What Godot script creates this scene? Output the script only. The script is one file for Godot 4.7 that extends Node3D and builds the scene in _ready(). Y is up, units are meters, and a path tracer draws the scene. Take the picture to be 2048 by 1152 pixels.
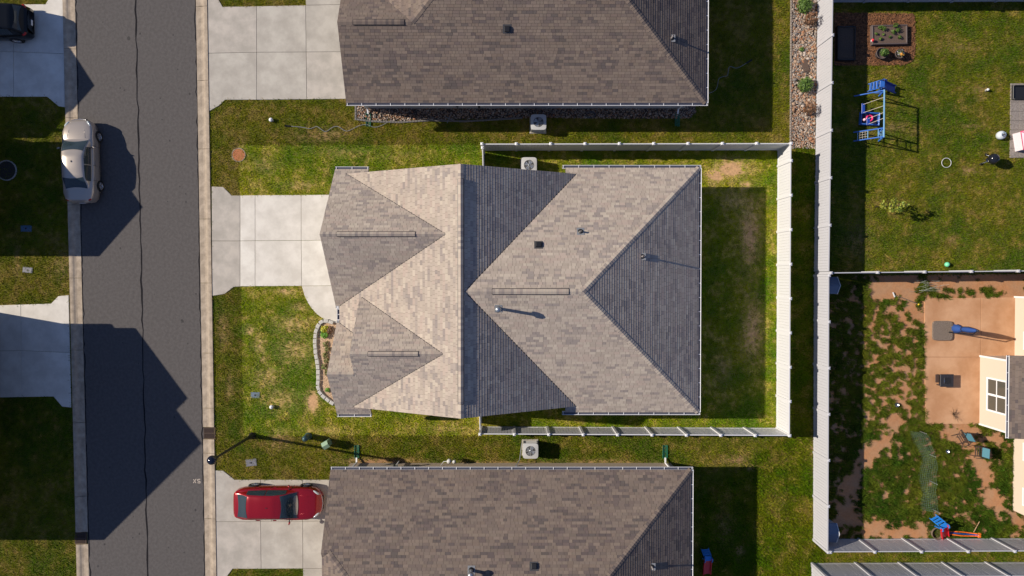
extends Node3D
# A street of single-storey houses seen from straight above. x runs to the back yards, z along the street, y up; metres.
const CAM_H := 38.0
const FOCAL := 1365.0
const TILT := 0.014651
const SUN_X := 1.585     # metres of shadow towards +x for each metre of height
const SUN_Z := 0.279
var M := {}
var rng := RandomNumberGenerator.new()
var used := {}
var nz_big := FastNoiseLite.new()
var nz_mid := FastNoiseLite.new()
var nz_fine := FastNoiseLite.new()
var hard: Array = []          # [polygon, bounds] of everything grass does not grow on
var zone_polys := {}
var worn_grid := PackedFloat32Array()   # how worn the lawn is, on a 0.1 m grid
var zone_box := {}

# ---------------------------------------------------------------- helpers
func P(px: float, py: float, h := 0.0) -> Vector3:      # the point at height h that the photograph shows at (px, py)
	var s := sin(TILT); var c := cos(TILT)
	var d := Vector3(0, -c, s) * FOCAL + Vector3(px - 1024.0, 0, 0) + Vector3(0, -s, -c) * (576.0 - py)
	var t := (h - CAM_H) / d.y
	return Vector3(0, CAM_H, 0) + d * t
func P2(px: float, py: float, h := 0.0) -> Vector2:
	var p := P(px, py, h)
	return Vector2(p.x, p.z)
func poly(list: Array, h := 0.0) -> PackedVector2Array:   # flat list of pixels -> ground polygon
	var r := PackedVector2Array()
	for i in range(0, list.size(), 2): r.append(P2(list[i], list[i + 1], h))
	return r
func lin(r: float, g: float, b: float) -> Color: return Color(r, g, b).linear_to_srgb()
func mt(key: String, r: float, g: float, b: float, rough := 0.8, metal := 0.0) -> StandardMaterial3D:
	if M.has(key): return M[key]
	var m := StandardMaterial3D.new()
	m.albedo_color = lin(r, g, b); m.roughness = rough; m.metallic = metal
	M[key] = m
	return m
func noise_mat(key: String, a: Color, b: Color, metres: float, freq: float, rough := 0.9, bump := 0.0, mid = null) -> StandardMaterial3D:
	if M.has(key): return M[key]
	var n := FastNoiseLite.new()
	n.noise_type = FastNoiseLite.TYPE_SIMPLEX_SMOOTH; n.frequency = freq; n.fractal_type = FastNoiseLite.FRACTAL_FBM
	n.fractal_octaves = 7; n.fractal_gain = 0.62; n.seed = key.length() * 7 + 3
	var t := NoiseTexture2D.new()
	t.width = 512; t.height = 512; t.seamless = true; t.noise = n; t.normalize = true; t.generate_mipmaps = true
	var g := Gradient.new()
	g.set_color(0, a.linear_to_srgb()); g.set_color(1, b.linear_to_srgb())
	g.set_offset(0, 0.22); g.set_offset(1, 0.78)
	if mid != null: g.add_point(0.5, (mid as Color).linear_to_srgb())
	t.color_ramp = g
	var m := StandardMaterial3D.new()
	m.albedo_texture = t; m.roughness = rough
	m.uv1_triplanar = true; m.uv1_world_triplanar = true; m.uv1_scale = Vector3.ONE / metres
	if bump > 0.0:
		var t2 := NoiseTexture2D.new()
		t2.width = 512; t2.height = 512; t2.seamless = true; t2.noise = n; t2.as_normal_map = true; t2.bump_strength = 6.0
		m.normal_enabled = true; m.normal_texture = t2; m.normal_scale = bump
	M[key] = m
	return m
func vcol_mat(key: String, rough := 0.95) -> StandardMaterial3D:
	if M.has(key): return M[key]
	var m := StandardMaterial3D.new()
	m.vertex_color_use_as_albedo = true; m.roughness = rough
	M[key] = m
	return m

class B:                                                   # collects faces of one mesh
	var st := SurfaceTool.new()
	func _init(smooth := false):
		st.begin(Mesh.PRIMITIVE_TRIANGLES); st.set_smooth_group(0 if smooth else 4294967295)
	func col(c: Color): st.set_color(c); return self
	func tri(a: Vector3, b: Vector3, c: Vector3): st.add_vertex(a); st.add_vertex(b); st.add_vertex(c)
	func quad(a: Vector3, b: Vector3, c: Vector3, d: Vector3): tri(a, b, c); tri(a, c, d)
	func quad_strip(p: Array): quad(p[0], p[1], p[2], p[3]); return self
	func box(c: Vector3, s: Vector3, bs := Basis.IDENTITY, taper := 1.0):
		var x := bs.x * s.x * 0.5; var y := bs.y * s.y * 0.5; var z := bs.z * s.z * 0.5
		var p := [c - x - y - z, c + x - y - z, c + x - y + z, c - x - y + z,
			c - x * taper + y - z * taper, c + x * taper + y - z * taper, c + x * taper + y + z * taper, c - x * taper + y + z * taper]
		quad(p[4], p[5], p[6], p[7]); quad(p[3], p[2], p[1], p[0])
		quad(p[0], p[1], p[5], p[4]); quad(p[1], p[2], p[6], p[5]); quad(p[2], p[3], p[7], p[6]); quad(p[3], p[0], p[4], p[7])
		return self
	func bevel_box(c: Vector3, s: Vector3, bv: float, bs := Basis.IDENTITY):   # box with its upper edge chamfered
		var h := s.y - bv
		box(c - bs.y * bv * 0.5, Vector3(s.x, h, s.z), bs)
		var x := bs.x * s.x * 0.5; var z := bs.z * s.z * 0.5; var lo := c + bs.y * (s.y * 0.5 - bv); var hi := c + bs.y * s.y * 0.5
		var k := bs.x * bv; var l := bs.z * bv
		var a := [lo - x - z, lo + x - z, lo + x + z, lo - x + z]
		var b := [hi - x - z + k + l, hi + x - z - k + l, hi + x + z - k - l, hi - x + z + k - l]
		quad(b[0], b[1], b[2], b[3])
		for i in 4: quad(a[i], a[(i + 1) % 4], b[(i + 1) % 4], b[i])
		return self
	func bar(a: Vector3, b: Vector3, w: float, h: float):
		var d := b - a; var y := d.normalized(); var ref := Vector3.UP if absf(y.y) < 0.9 else Vector3.RIGHT
		var x := y.cross(ref).normalized(); var z := x.cross(y).normalized()
		return box((a + b) * 0.5, Vector3(w, d.length(), h), Basis(x, y, z))
	func tube(pts: Array, r0: float, r1: float, seg := 8):
		var rings := []
		for i in pts.size():
			var t: Vector3 = (pts[mini(i + 1, pts.size() - 1)] - pts[maxi(i - 1, 0)]).normalized()
			var ref := Vector3.UP if absf(t.y) < 0.9 else Vector3.RIGHT
			var x := t.cross(ref).normalized(); var y := t.cross(x).normalized()
			var r := lerpf(r0, r1, float(i) / maxf(1.0, pts.size() - 1.0)); var ring := []
			for k in seg: ring.append(pts[i] + x * cos(TAU * k / seg) * r + y * sin(TAU * k / seg) * r)
			rings.append(ring)
		for i in rings.size() - 1:
			for k in seg: quad(rings[i][k], rings[i + 1][k], rings[i + 1][(k + 1) % seg], rings[i][(k + 1) % seg])
		for e in [0, rings.size() - 1]:
			for k in seg: tri(pts[e], rings[e][k], rings[e][(k + 1) % seg])
		return self
	func lathe(prof: Array, seg: int, xf := Transform3D.IDENTITY):   # prof of Vector2(radius, height)
		for i in prof.size() - 1:
			for k in seg:
				var a0 := TAU * k / seg; var a1 := TAU * (k + 1) / seg
				var p: Vector2 = prof[i]; var q: Vector2 = prof[i + 1]
				var A := xf * Vector3(p.x * cos(a0), p.y, p.x * sin(a0)); var Bq := xf * Vector3(p.x * cos(a1), p.y, p.x * sin(a1))
				var C := xf * Vector3(q.x * cos(a1), q.y, q.x * sin(a1)); var D := xf * Vector3(q.x * cos(a0), q.y, q.x * sin(a0))
				if p.x < 0.0001: tri(A, D, C)
				elif q.x < 0.0001: tri(A, C, Bq)
				else: quad(A, D, C, Bq)
		return self
	func prism(pl: PackedVector2Array, y0: float, y1: float):
		var idx := Geometry2D.triangulate_polygon(pl)
		for i in range(0, idx.size(), 3):
			var a := pl[idx[i]]; var b := pl[idx[i + 1]]; var c := pl[idx[i + 2]]
			if (b - a).cross(c - a) < 0.0: var s := b; b = c; c = s
			tri(Vector3(a.x, y1, a.y), Vector3(b.x, y1, b.y), Vector3(c.x, y1, c.y))
			if y0 < y1: tri(Vector3(a.x, y0, a.y), Vector3(c.x, y0, c.y), Vector3(b.x, y0, b.y))
		if y0 < y1:
			var cw := Geometry2D.is_polygon_clockwise(pl)
			for i in pl.size():
				var p := pl[i]; var q := pl[(i + 1) % pl.size()]
				if cw: quad(Vector3(p.x, y1, p.y), Vector3(q.x, y1, q.y), Vector3(q.x, y0, q.y), Vector3(p.x, y0, p.y))
				else: quad(Vector3(q.x, y1, q.y), Vector3(p.x, y1, p.y), Vector3(p.x, y0, p.y), Vector3(q.x, y0, q.y))
		return self
	func slab3(pts: Array, down: Vector3):                 # a flat 3D polygon given thickness
		var n := Vector3.ZERO
		for i in pts.size(): n += (pts[i] as Vector3).cross(pts[(i + 1) % pts.size()])
		n = n.normalized()
		var s: Vector3 = (pts[1] - pts[0]).normalized(); var t := n.cross(s); var pl := PackedVector2Array()
		for p in pts: pl.append(Vector2((p - pts[0]).dot(s), (p - pts[0]).dot(t)))
		var idx := Geometry2D.triangulate_polygon(pl)
		for i in range(0, idx.size(), 3):
			tri(pts[idx[i]], pts[idx[i + 1]], pts[idx[i + 2]])
			tri(pts[idx[i]] + down, pts[idx[i + 2]] + down, pts[idx[i + 1]] + down)
		for i in pts.size():
			var p: Vector3 = pts[i]; var q: Vector3 = pts[(i + 1) % pts.size()]
			quad(p, q, q + down, p + down)
		return self
	func mesh() -> ArrayMesh:
		st.generate_normals()
		return st.commit()

func numbered(key: String, called: String) -> String:
	var k := key + "/" + called
	used[k] = used.get(k, -1) + 1
	return called if used[k] == 0 else "%s_%03d" % [called, used[k]]
func obj(parent: Node, called: String, b, m: Material) -> MeshInstance3D:
	var o := MeshInstance3D.new()
	o.mesh = b.mesh() if b is B else b
	o.material_override = m
	o.name = numbered(str(parent.get_instance_id()), called)
	parent.add_child(o, true)
	return o
func tag(o: Node, label: String, category: String, group := "", kind := ""):
	if label: o.set_meta("label", label)
	if category: o.set_meta("category", category)
	if group: o.set_meta("group", group)
	if kind: o.set_meta("kind", kind)
	return o
func thing(called: String, label: String, category: String, at := Vector3.ZERO, turn := 0.0, group := "") -> Node3D:
	var o := Node3D.new()
	o.name = numbered(str(get_instance_id()), called); add_child(o, true)
	o.position = at; o.rotation.y = turn
	return tag(o, label, category, group)
func part(parent: Node, called: String) -> Node3D:
	var o := Node3D.new()
	o.name = numbered(str(parent.get_instance_id()), called); parent.add_child(o, true)
	return o
func copy_of(src: Node3D, called: String, label: String, at: Vector3, turn := 0.0) -> Node3D:
	var c: Node3D = src.duplicate()
	c.name = numbered(str(get_instance_id()), called); add_child(c, true)
	c.position = at; c.rotation.y = turn; c.set_meta("label", label)
	return c
func structure(called: String, b, m: Material, label := "", category := "") -> MeshInstance3D:
	var o := obj(self, called, b, m)
	return tag(o, label, category, "", "structure")
func block(pl: PackedVector2Array):
	var r := Rect2(pl[0], Vector2.ZERO)
	for p in pl: r = r.expand(p)
	hard.append([pl, r])
func rect_poly(x0: float, z0: float, x1: float, z1: float) -> PackedVector2Array:
	return PackedVector2Array([Vector2(x0, z0), Vector2(x1, z0), Vector2(x1, z1), Vector2(x0, z1)])

# ---------------------------------------------------------------- scene
func _ready():
	rng.seed = 20240
	setup_view()
	make_materials()
	make_zones()
	build_ground()
	build_road()
	build_driveways()
	build_main_house()
	build_neighbours()
	build_fences()
	build_beds()
	build_cars()
	build_utilities()
	build_play_yard()
	build_clay_yard()
	build_grass()

func setup_view():
	var cam := Camera3D.new()
	cam.name = "camera"; cam.position = Vector3(0, CAM_H, 0)
	var s := sin(TILT); var c := cos(TILT)
	cam.basis = Basis(Vector3(1, 0, 0), Vector3(0, -s, -c), Vector3(0, c, -s))
	cam.fov = rad_to_deg(2.0 * atan(576.0 / FOCAL)); cam.far = 2000.0; cam.current = true
	add_child(cam)
	var we := WorldEnvironment.new()
	we.name = "environment"
	var env := Environment.new()
	env.background_mode = Environment.BG_SKY
	var sky := Sky.new(); var sm := ProceduralSkyMaterial.new()
	sm.sky_top_color = Color(0.43, 0.54, 0.76); sm.sky_horizon_color = Color(0.72, 0.77, 0.84); sm.sky_curve = 0.12
	sm.ground_bottom_color = Color(0.12, 0.13, 0.1); sm.ground_horizon_color = Color(0.45, 0.52, 0.6); sm.sun_angle_max = 0.0
	sky.sky_material = sm; env.sky = sky
	env.background_energy_multiplier = 0.5
	env.tonemap_mode = Environment.TONE_MAPPER_LINEAR
	env.tonemap_exposure = 1.22
	env.sdfgi_enabled = true; env.ssao_enabled = true; env.ssil_enabled = true
	we.environment = env; add_child(we)
	var sun := DirectionalLight3D.new()
	sun.name = "sun"; sun.light_energy = 1.6; sun.light_angular_distance = 0.5; sun.light_color = Color(1.0, 0.955, 0.885)
	sun.shadow_enabled = true; sun.directional_shadow_max_distance = 200.0
	add_child(sun)
	sun.look_at_from_position(Vector3(0, 60, 0), Vector3(SUN_X, 59, SUN_Z), Vector3.UP)

func make_materials():
	for a in [[nz_big, 0.16, 11], [nz_mid, 0.7, 5], [nz_fine, 3.1, 8]]:
		a[0].noise_type = FastNoiseLite.TYPE_SIMPLEX_SMOOTH; a[0].frequency = a[1]; a[0].seed = a[2]
		a[0].fractal_type = FastNoiseLite.FRACTAL_FBM; a[0].fractal_octaves = 3
	noise_mat("asphalt", Color(0.080, 0.072, 0.070), Color(0.100, 0.091, 0.089), 8.0, 0.07, 0.95, 0.1)
	for i in 3:                                             # three pours of each; the paler set carries the lot brightening in its colour
		var f: float = [0.97, 1.03, 1.0][i]; var w: float = [1.0, 0.99, 1.02][i]
		noise_mat("concrete_pale" + "abc"[i], Color(0.57, 0.535, 0.48) * f, Color(0.70 * w, 0.66, 0.60) * f, 4.3 + i, 0.005 + 0.002 * i, 0.85, 0.12)
		noise_mat("concrete_grey" + "abc"[i], Color(0.365, 0.335, 0.295) * f, Color(0.47 * w, 0.435, 0.385) * f, 4.7 + i, 0.005 + 0.002 * i, 0.88, 0.12)
	M["concrete_pale"] = M["concrete_palea"]; M["concrete_grey"] = M["concrete_greya"]
	noise_mat("kerb_concrete", Color(0.30, 0.24, 0.18), Color(0.46, 0.375, 0.285), 3.1, 0.01, 0.9, 0.2)
	noise_mat("clay_concrete", Color(0.42, 0.215, 0.105), Color(0.54, 0.31, 0.175), 6.0, 0.006, 0.9, 0.1)
	noise_mat("patio_paver", Color(0.2, 0.17, 0.15), Color(0.3, 0.265, 0.24), 2.0, 0.03, 0.9, 0.2)
	noise_mat("bed_soil", Color(0.30, 0.19, 0.11), Color(0.72, 0.52, 0.35), 1.3, 0.03, 0.95, 0.8)
	noise_mat("dark_soil", Color(0.05, 0.035, 0.028), Color(0.11, 0.08, 0.06), 1.0, 0.04, 0.95, 0.8)
	noise_mat("mulch_base", Color(0.035, 0.018, 0.01), Color(0.12, 0.055, 0.026), 0.9, 0.05, 0.95, 0.8)
	mt("tar", 0.02, 0.019, 0.021, 1.0).metallic_specular = 0.1
	mt("white_vinyl", 0.62, 0.62, 0.635, 0.45)
	mt("dimmed_vinyl", 0.46, 0.46, 0.49, 0.5)  # same white vinyl, darkened in colour for the dimming outside the lot
	mt("gutter_bed", 0.05, 0.055, 0.085, 0.6)
	mt("valley_metal", 0.035, 0.03, 0.028, 0.8)
	mt("gutter_white", 0.78, 0.78, 0.8, 0.4)
	mt("trim_white", 0.72, 0.72, 0.72, 0.5)
	mt("siding_grey", 0.36, 0.37, 0.39, 0.7)
	mt("siding_tan", 0.40, 0.325, 0.25, 0.7)
	mt("siding_cream", 0.55, 0.46, 0.37, 0.7)
	mt("siding_beige", 0.5, 0.45, 0.38, 0.7)
	mt("felt_light", 0.10, 0.085, 0.075, 0.95)
	mt("felt_dark", 0.05, 0.044, 0.042, 0.95)
	mt("black_plastic", 0.012, 0.012, 0.014, 0.5)
	mt("vent_grey", 0.055, 0.055, 0.06, 0.5)
	mt("galvanised", 0.42, 0.45, 0.48, 0.35, 0.8)
	mt("pvc_white", 0.7, 0.7, 0.7, 0.4)
	mt("vent_pipe_grey", 0.22, 0.2, 0.2, 0.5)
	mt("lead_grey", 0.2, 0.21, 0.23, 0.5)
	mt("cabinet", 0.50, 0.50, 0.50, 0.45)
	mt("cabinet_dark", 0.06, 0.065, 0.07, 0.6)
	mt("fan_blade", 0.35, 0.38, 0.42, 0.3, 0.6)
	mt("green_plastic", 0.02, 0.16, 0.10, 0.5)
	mt("pedestal_green", 0.22, 0.33, 0.22, 0.6)
	mt("pedestal_teal", 0.03, 0.075, 0.085, 0.4)
	mt("blue_metal", 0.03, 0.13, 0.48, 0.4)
	mt("sky_blue_metal", 0.18, 0.38, 0.62, 0.4)
	mt("blue_plastic", 0.012, 0.055, 0.33, 0.4)
	mt("bright_blue", 0.02, 0.2, 0.62, 0.4)
	mt("red_plastic", 0.62, 0.015, 0.03, 0.4)
	mt("pink_plastic", 0.80, 0.03, 0.16, 0.4)
	mt("pale_pink", 0.80, 0.5, 0.58, 0.6)
	mt("orange_plastic", 0.8, 0.14, 0.02, 0.4)
	mt("rope", 0.55, 0.5, 0.42, 0.9)
	mt("leaf", 0.08, 0.14, 0.02, 0.7)
	mt("bark", 0.11, 0.075, 0.05, 0.9)
	mt("glass", 0.085, 0.08, 0.065, 0.05)
	mt("chrome", 0.55, 0.55, 0.56, 0.2, 1.0)
	mt("umbrella_blue", 0.02, 0.07, 0.27, 0.8)
	mt("teal_cloth", 0.07, 0.2, 0.26, 0.7)
	mt("brown_metal", 0.06, 0.04, 0.03, 0.5)
	mt("resin_roof", 0.11, 0.15, 0.22, 0.6)
	mt("iron", 0.07, 0.04, 0.028, 0.7)
	mt("wood_pale", 0.45, 0.3, 0.17, 0.8)

# ---------------------------------------------------------------- ground
func make_zones():
	worn_grid.resize(280000)
	zone_polys = {
		"lot": poly([478, 291, 1584, 287, 1584, 871, 487, 871]),
		"clay": poly([1655, 552, 2200, 546, 2200, 1079, 1655, 1079]),
		"yard": poly([1655, -120, 2200, -120, 2200, 546, 1655, 551]),
		"strip": poly([1583, 296, 1650, 296, 1650, 1260, 1400, 1260, 1400, 1000, 1520, 905, 1583, 872]),
		"left": poly([-300, -200, 150, -200, 185, 1300, -300, 1300]),
	}
	for b in [[1462, 338, 34, 20, 1.3], [1432, 352, 22, 16, 1.1], [760, 922, 90, 8, 0.9], [1000, 925, 120, 5, 0.7], [1210, 922, 90, 5, 0.6], [1490, 372, 14, 12, 0.8], [625, 803, 15, 24, 1.2], [575, 582, 26, 7, 0.7], [525, 718, 10, 9, 0.6], [1500, 470, 22, 80, 0.8],
			[1505, 660, 22, 70, 0.75], [1445, 735, 20, 40, 0.35], [1470, 400, 30, 22, 0.5], [560, 880, 26, 22, 0.55], [650, 270, 60, 16, 0.5], [585, 650, 45, 22, 0.5], [590, 700, 40, 34, 0.5], [520, 690, 16, 24, 0.5], [535, 755, 34, 28, 0.45], [560, 800, 40, 26, 0.45], [500, 660, 14, 10, 0.6], [600, 615, 22, 12, 0.5], [640, 860, 60, 8, 0.3], [900, 855, 60, 12, 0.35], [530, 330, 26, 18, 0.35], [600, 372, 40, 10, 0.4], [680, 305, 60, 10, 0.3], [800, 310, 60, 16, 0.2],
			[1470, 920, 26, 12, 0.7], [1500, 935, 14, 8, 0.8], [1450, 1050, 22, 40, 0.45], [1480, 1100, 12, 20, 0.5], [1550, 1000, 20, 30, 0.3], [1625, 890, 6, 50, 0.6],
			[1790, 255, 40, 10, 0.4], [1715, 480, 30, 50, 0.35], [1910, 95, 40, 14, 0.3], [1962, 185, 12, 14, 0.5], [1945, 252, 20, 4, 0.6], [1935, 342, 18, 8, 0.6], [1830, 262, 12, 12, 0.4], [1900, 480, 14, 10, 0.4],
			[475, 310, 20, 18, 0.5], [445, 660, 14, 40, 0.45], [460, 770, 12, 30, 0.4], [130, 540, 26, 30, 0.35], [35, 520, 8, 36, 0.5]]:
		var c := P2(b[0], b[1])
		var rx: float = b[2] * 0.0278; var rz: float = b[3] * 0.0278
		for i in range(int((c.x - rx * 1.6 + 35.0) * 10.0), int((c.x + rx * 1.6 + 35.0) * 10.0) + 1):
			for j in range(int((c.y - rz * 1.6 + 20.0) * 10.0), int((c.y + rz * 1.6 + 20.0) * 10.0) + 1):
				var d := Vector2((i * 0.1 - 34.95 - c.x) / rx, (j * 0.1 - 19.95 - c.y) / rz).length_squared()
				var q := i + j * 700
				if i >= 0 and i < 700 and j >= 0 and j < 400 and d < 2.5: worn_grid[q] = maxf(worn_grid[q], b[4] * exp(-d * 1.3))

func zone_at(p: Vector2) -> String:
	if zone_box.is_empty():
		for k in zone_polys:
			var r := Rect2(zone_polys[k][0], Vector2.ZERO)
			for q in zone_polys[k]: r = r.expand(q)
			zone_box[k] = r
	for k in zone_polys:
		if (zone_box[k] as Rect2).has_point(p) and Geometry2D.is_point_in_polygon(p, zone_polys[k]): return k
	return "north" if p.y < 1.0 else "south"

func worn(p: Vector2) -> float:
	var i := int((p.x + 35.0) * 10.0); var j := int((p.y + 20.0) * 10.0)
	return worn_grid[i + j * 700] if i >= 0 and i < 700 and j >= 0 and j < 400 else 0.0

# base colours of each lawn: green, gold-green, straw, soil; and how dry it is
const LAWN := {
	"lot": [Color(0.077, 0.172, 0.0017), Color(0.258, 0.271, 0.0026), Color(0.482, 0.378, 0.1032), Color(0.499, 0.301, 0.1548), 0.02],  # brightening of this lot is painted into its lawn colours
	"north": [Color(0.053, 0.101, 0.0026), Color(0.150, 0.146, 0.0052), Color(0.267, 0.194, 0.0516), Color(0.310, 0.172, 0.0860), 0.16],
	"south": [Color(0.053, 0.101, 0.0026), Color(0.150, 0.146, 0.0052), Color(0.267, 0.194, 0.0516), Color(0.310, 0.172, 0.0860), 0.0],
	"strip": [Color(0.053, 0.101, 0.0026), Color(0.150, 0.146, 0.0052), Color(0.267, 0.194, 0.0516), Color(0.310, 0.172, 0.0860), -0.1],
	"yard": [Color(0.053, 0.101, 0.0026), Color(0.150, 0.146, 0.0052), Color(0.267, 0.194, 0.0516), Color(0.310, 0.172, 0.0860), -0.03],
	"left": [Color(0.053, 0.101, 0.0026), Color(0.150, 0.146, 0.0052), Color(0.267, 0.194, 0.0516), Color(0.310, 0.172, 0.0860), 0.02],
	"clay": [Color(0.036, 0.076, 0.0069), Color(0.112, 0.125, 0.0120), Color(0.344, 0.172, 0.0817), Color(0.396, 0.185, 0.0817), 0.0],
}
func lawn_at(zone: String, p: Vector2) -> Array:          # [colour of the blades, share of bare ground]
	var L: Array = LAWN[zone]
	var a := nz_big.get_noise_2d(p.x, p.y); var m := nz_mid.get_noise_2d(p.x, p.y); var f := nz_fine.get_noise_2d(p.x, p.y)
	var dry: float = L[4]
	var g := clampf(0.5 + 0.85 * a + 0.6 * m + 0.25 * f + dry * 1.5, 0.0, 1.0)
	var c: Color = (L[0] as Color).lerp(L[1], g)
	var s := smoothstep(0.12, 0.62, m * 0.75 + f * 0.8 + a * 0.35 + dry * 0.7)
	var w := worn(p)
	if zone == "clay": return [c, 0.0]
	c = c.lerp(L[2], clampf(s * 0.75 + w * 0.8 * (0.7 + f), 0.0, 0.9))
	return [c, clampf(w * 1.1 + f * 0.5 * w, 0.0, 1.0)]

func clay_cover(p: Vector2) -> float:                      # where weeds grow in the bare clay yard, 0..1
	var q := p * 1.0
	var n := nz_mid.get_noise_2d(q.x * 0.9 + 40.0, q.y * 0.9) * 0.4 + nz_fine.get_noise_2d(q.x * 0.62, q.y * 0.62 + 9.0) * 0.95
	var base := 0.07
	var px := p.x / 0.02784 + 1024.0; var py := p.y / 0.02784 + 556.0
	if py > 850.0 and px > 1700.0: base = 0.33
	elif px < 1738.0: base = 0.2
	elif px > 1835.0 and px < 1852.0: base = 0.16
	elif py < 600.0 and px > 1790.0 and py > 578.0 and px < 1992.0: base = 0.1
	elif py < 600.0: base = -0.4
	if py > 835.0 and py < 856.0 and px > 1815.0 and px < 1975.0: base = 0.25
	# trodden paths
	for seg in [[1795, 850, 1735, 910], [1735, 910, 1700, 970], [1700, 970, 1690, 1030], [1690, 1030, 1740, 1062], [1740, 1062, 1840, 1062], [1930, 870, 1960, 930], [1960, 930, 1985, 1000], [1985, 1000, 2050, 1050], [1800, 575, 1845, 640], [1900, 860, 2000, 880]]:
		var a := P2(seg[0], seg[1]); var b := P2(seg[2], seg[3])
		var d := Geometry2D.get_closest_point_to_segment(p, a, b).distance_to(p)
		if d < 0.75: base -= (0.75 - d) * 1.0
	return clampf((n + base) * 7.0, 0.0, 1.0)

func ground_image(x0: float, z0: float, x1: float, z1: float, ppm: float, zone: String) -> ImageTexture:
	var w := int((x1 - x0) * ppm); var h := int((z1 - z0) * ppm)
	var im := Image.create(w, h, false, Image.FORMAT_RGB8)
	var r2 := RandomNumberGenerator.new(); r2.seed = 5
	for j in h:
		for i in w:
			var p := Vector2(x0 + (i + 0.5) / ppm, z0 + (j + 0.5) / ppm)
			var c: Color
			var v := 0.8 + 0.4 * r2.randf()
			if zone == "clay":
				var L: Array = LAWN["clay"]
				var k := clampf(0.5 + nz_mid.get_noise_2d(p.x + 7.0, p.y) * 0.9 + nz_fine.get_noise_2d(p.x, p.y) * 0.4, 0.0, 1.0)
				c = (L[3] as Color).lerp(Color(0.37, 0.235, 0.14), k * 0.55)
				v = 0.9 + 0.2 * r2.randf()
			else:
				var a := lawn_at(zone, p)
				var L: Array = LAWN[zone]
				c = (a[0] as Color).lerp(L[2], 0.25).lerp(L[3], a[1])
				if a[1] < 0.4: c = c * 0.8
			im.set_pixel(i, j, Color(c.r * v, c.g * v, c.b * v).linear_to_srgb())
	im.generate_mipmaps()
	return ImageTexture.create_from_image(im)

func sheet(called: String, label: String, pl: PackedVector2Array, y: float, r: Rect2, tex: Texture2D, category: String):
	var st := SurfaceTool.new(); st.begin(Mesh.PRIMITIVE_TRIANGLES)
	var idx := Geometry2D.triangulate_polygon(pl)
	for i in range(0, idx.size(), 3):
		var t := [pl[idx[i]], pl[idx[i + 1]], pl[idx[i + 2]]]
		if (t[1] - t[0]).cross(t[2] - t[0]) < 0.0: t = [t[0], t[2], t[1]]
		for q in t:
			st.set_normal(Vector3.UP); st.set_uv((q - r.position) / r.size); st.add_vertex(Vector3(q.x, y, q.y))
	var m := StandardMaterial3D.new()
	m.albedo_texture = tex; m.roughness = 1.0
	structure(called, st.commit(), m, label, category)

func build_ground():
	var r := Rect2(-34, -20, 68, 40)
	sheet("ground", "broad earth and thatch under the neighbourhood lawns", rect_poly(-400, -400, 400, 400), 0.0, r, ground_image(-34, -20, 34, 20, 9.0, "north"), "ground")
	r = Rect2(-16, -8.6, 32, 18.4)
	sheet("lawn", "lawn soil brightened in colour on the middle lot between the two driveways", zone_polys["lot"], 0.004, r, ground_image(-16, -8.6, 16, 9.8, 16.0, "lot"), "lawn")
	r = Rect2(16, -1, 20, 17)
	sheet("clay_ground", "bare orange clay of the weedy yard behind the white fence", zone_polys["clay"], 0.004, r, ground_image(16, -1, 36, 16, 20.0, "clay"), "ground")
	r = Rect2(16, -20, 20, 21)
	sheet("play_lawn", "short dull lawn under the swing set yard", zone_polys["yard"], 0.004, r, ground_image(16, -20, 36, 1, 10.0, "yard"), "lawn")

func tuft(blades: int, height: float, spread: float, width: float, sd: int) -> ArrayMesh:
	var r := RandomNumberGenerator.new(); r.seed = sd
	var v := PackedVector3Array()
	for i in blades:
		var a := r.randf() * TAU; var d := Vector3(cos(a), 0, sin(a))
		var o := Vector3(r.randf_range(-1, 1), 0, r.randf_range(-1, 1)) * spread * 0.5
		var h := height * r.randf_range(0.55, 1.1); var out := spread * r.randf_range(0.2, 0.9)
		var s := d.cross(Vector3.UP) * width * 0.5
		var m := o + d * out * 0.35 + Vector3(0, h * 0.65, 0); var t := o + d * out + Vector3(0, h, 0)
		for q in [o - s, m - s * 0.8, m + s * 0.8, o - s, m + s * 0.8, o + s, m - s * 0.8, t, m + s * 0.8]:
			v.append(q)
	return flat_mesh(v, PackedColorArray())

func flat_mesh(v: PackedVector3Array, c: PackedColorArray) -> ArrayMesh:   # flat shaded triangles, normals from the winding
	var n := PackedVector3Array(); n.resize(v.size())
	for i in range(0, v.size(), 3):
		var q := (v[i + 2] - v[i]).cross(v[i + 1] - v[i]).normalized()
		n[i] = q; n[i + 1] = q; n[i + 2] = q
	var arr := []; arr.resize(Mesh.ARRAY_MAX)
	arr[Mesh.ARRAY_VERTEX] = v; arr[Mesh.ARRAY_NORMAL] = n
	if c.size() > 0: arr[Mesh.ARRAY_COLOR] = c
	var am := ArrayMesh.new(); am.add_surface_from_arrays(Mesh.PRIMITIVE_TRIANGLES, arr)
	return am

func multi(parent: Node, called: String, mesh: Mesh, m: Material, xfs: Array, cols: Array) -> MultiMeshInstance3D:
	var mm := MultiMesh.new()
	mm.transform_format = MultiMesh.TRANSFORM_3D; mm.use_colors = cols.size() > 0; mm.mesh = mesh; mm.instance_count = xfs.size()
	for i in xfs.size():
		mm.set_instance_transform(i, xfs[i])
		if cols.size() > 0: mm.set_instance_color(i, cols[i])
	var o := MultiMeshInstance3D.new()
	o.multimesh = mm; o.material_override = m; o.name = numbered(str(parent.get_instance_id()), called)
	parent.add_child(o, true)
	o.set_meta("kind", "stuff")
	return o

func is_hard(p: Vector2) -> bool:
	for h in hard:
		if (h[1] as Rect2).has_point(p) and Geometry2D.is_point_in_polygon(p, h[0]): return true
	return false

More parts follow.
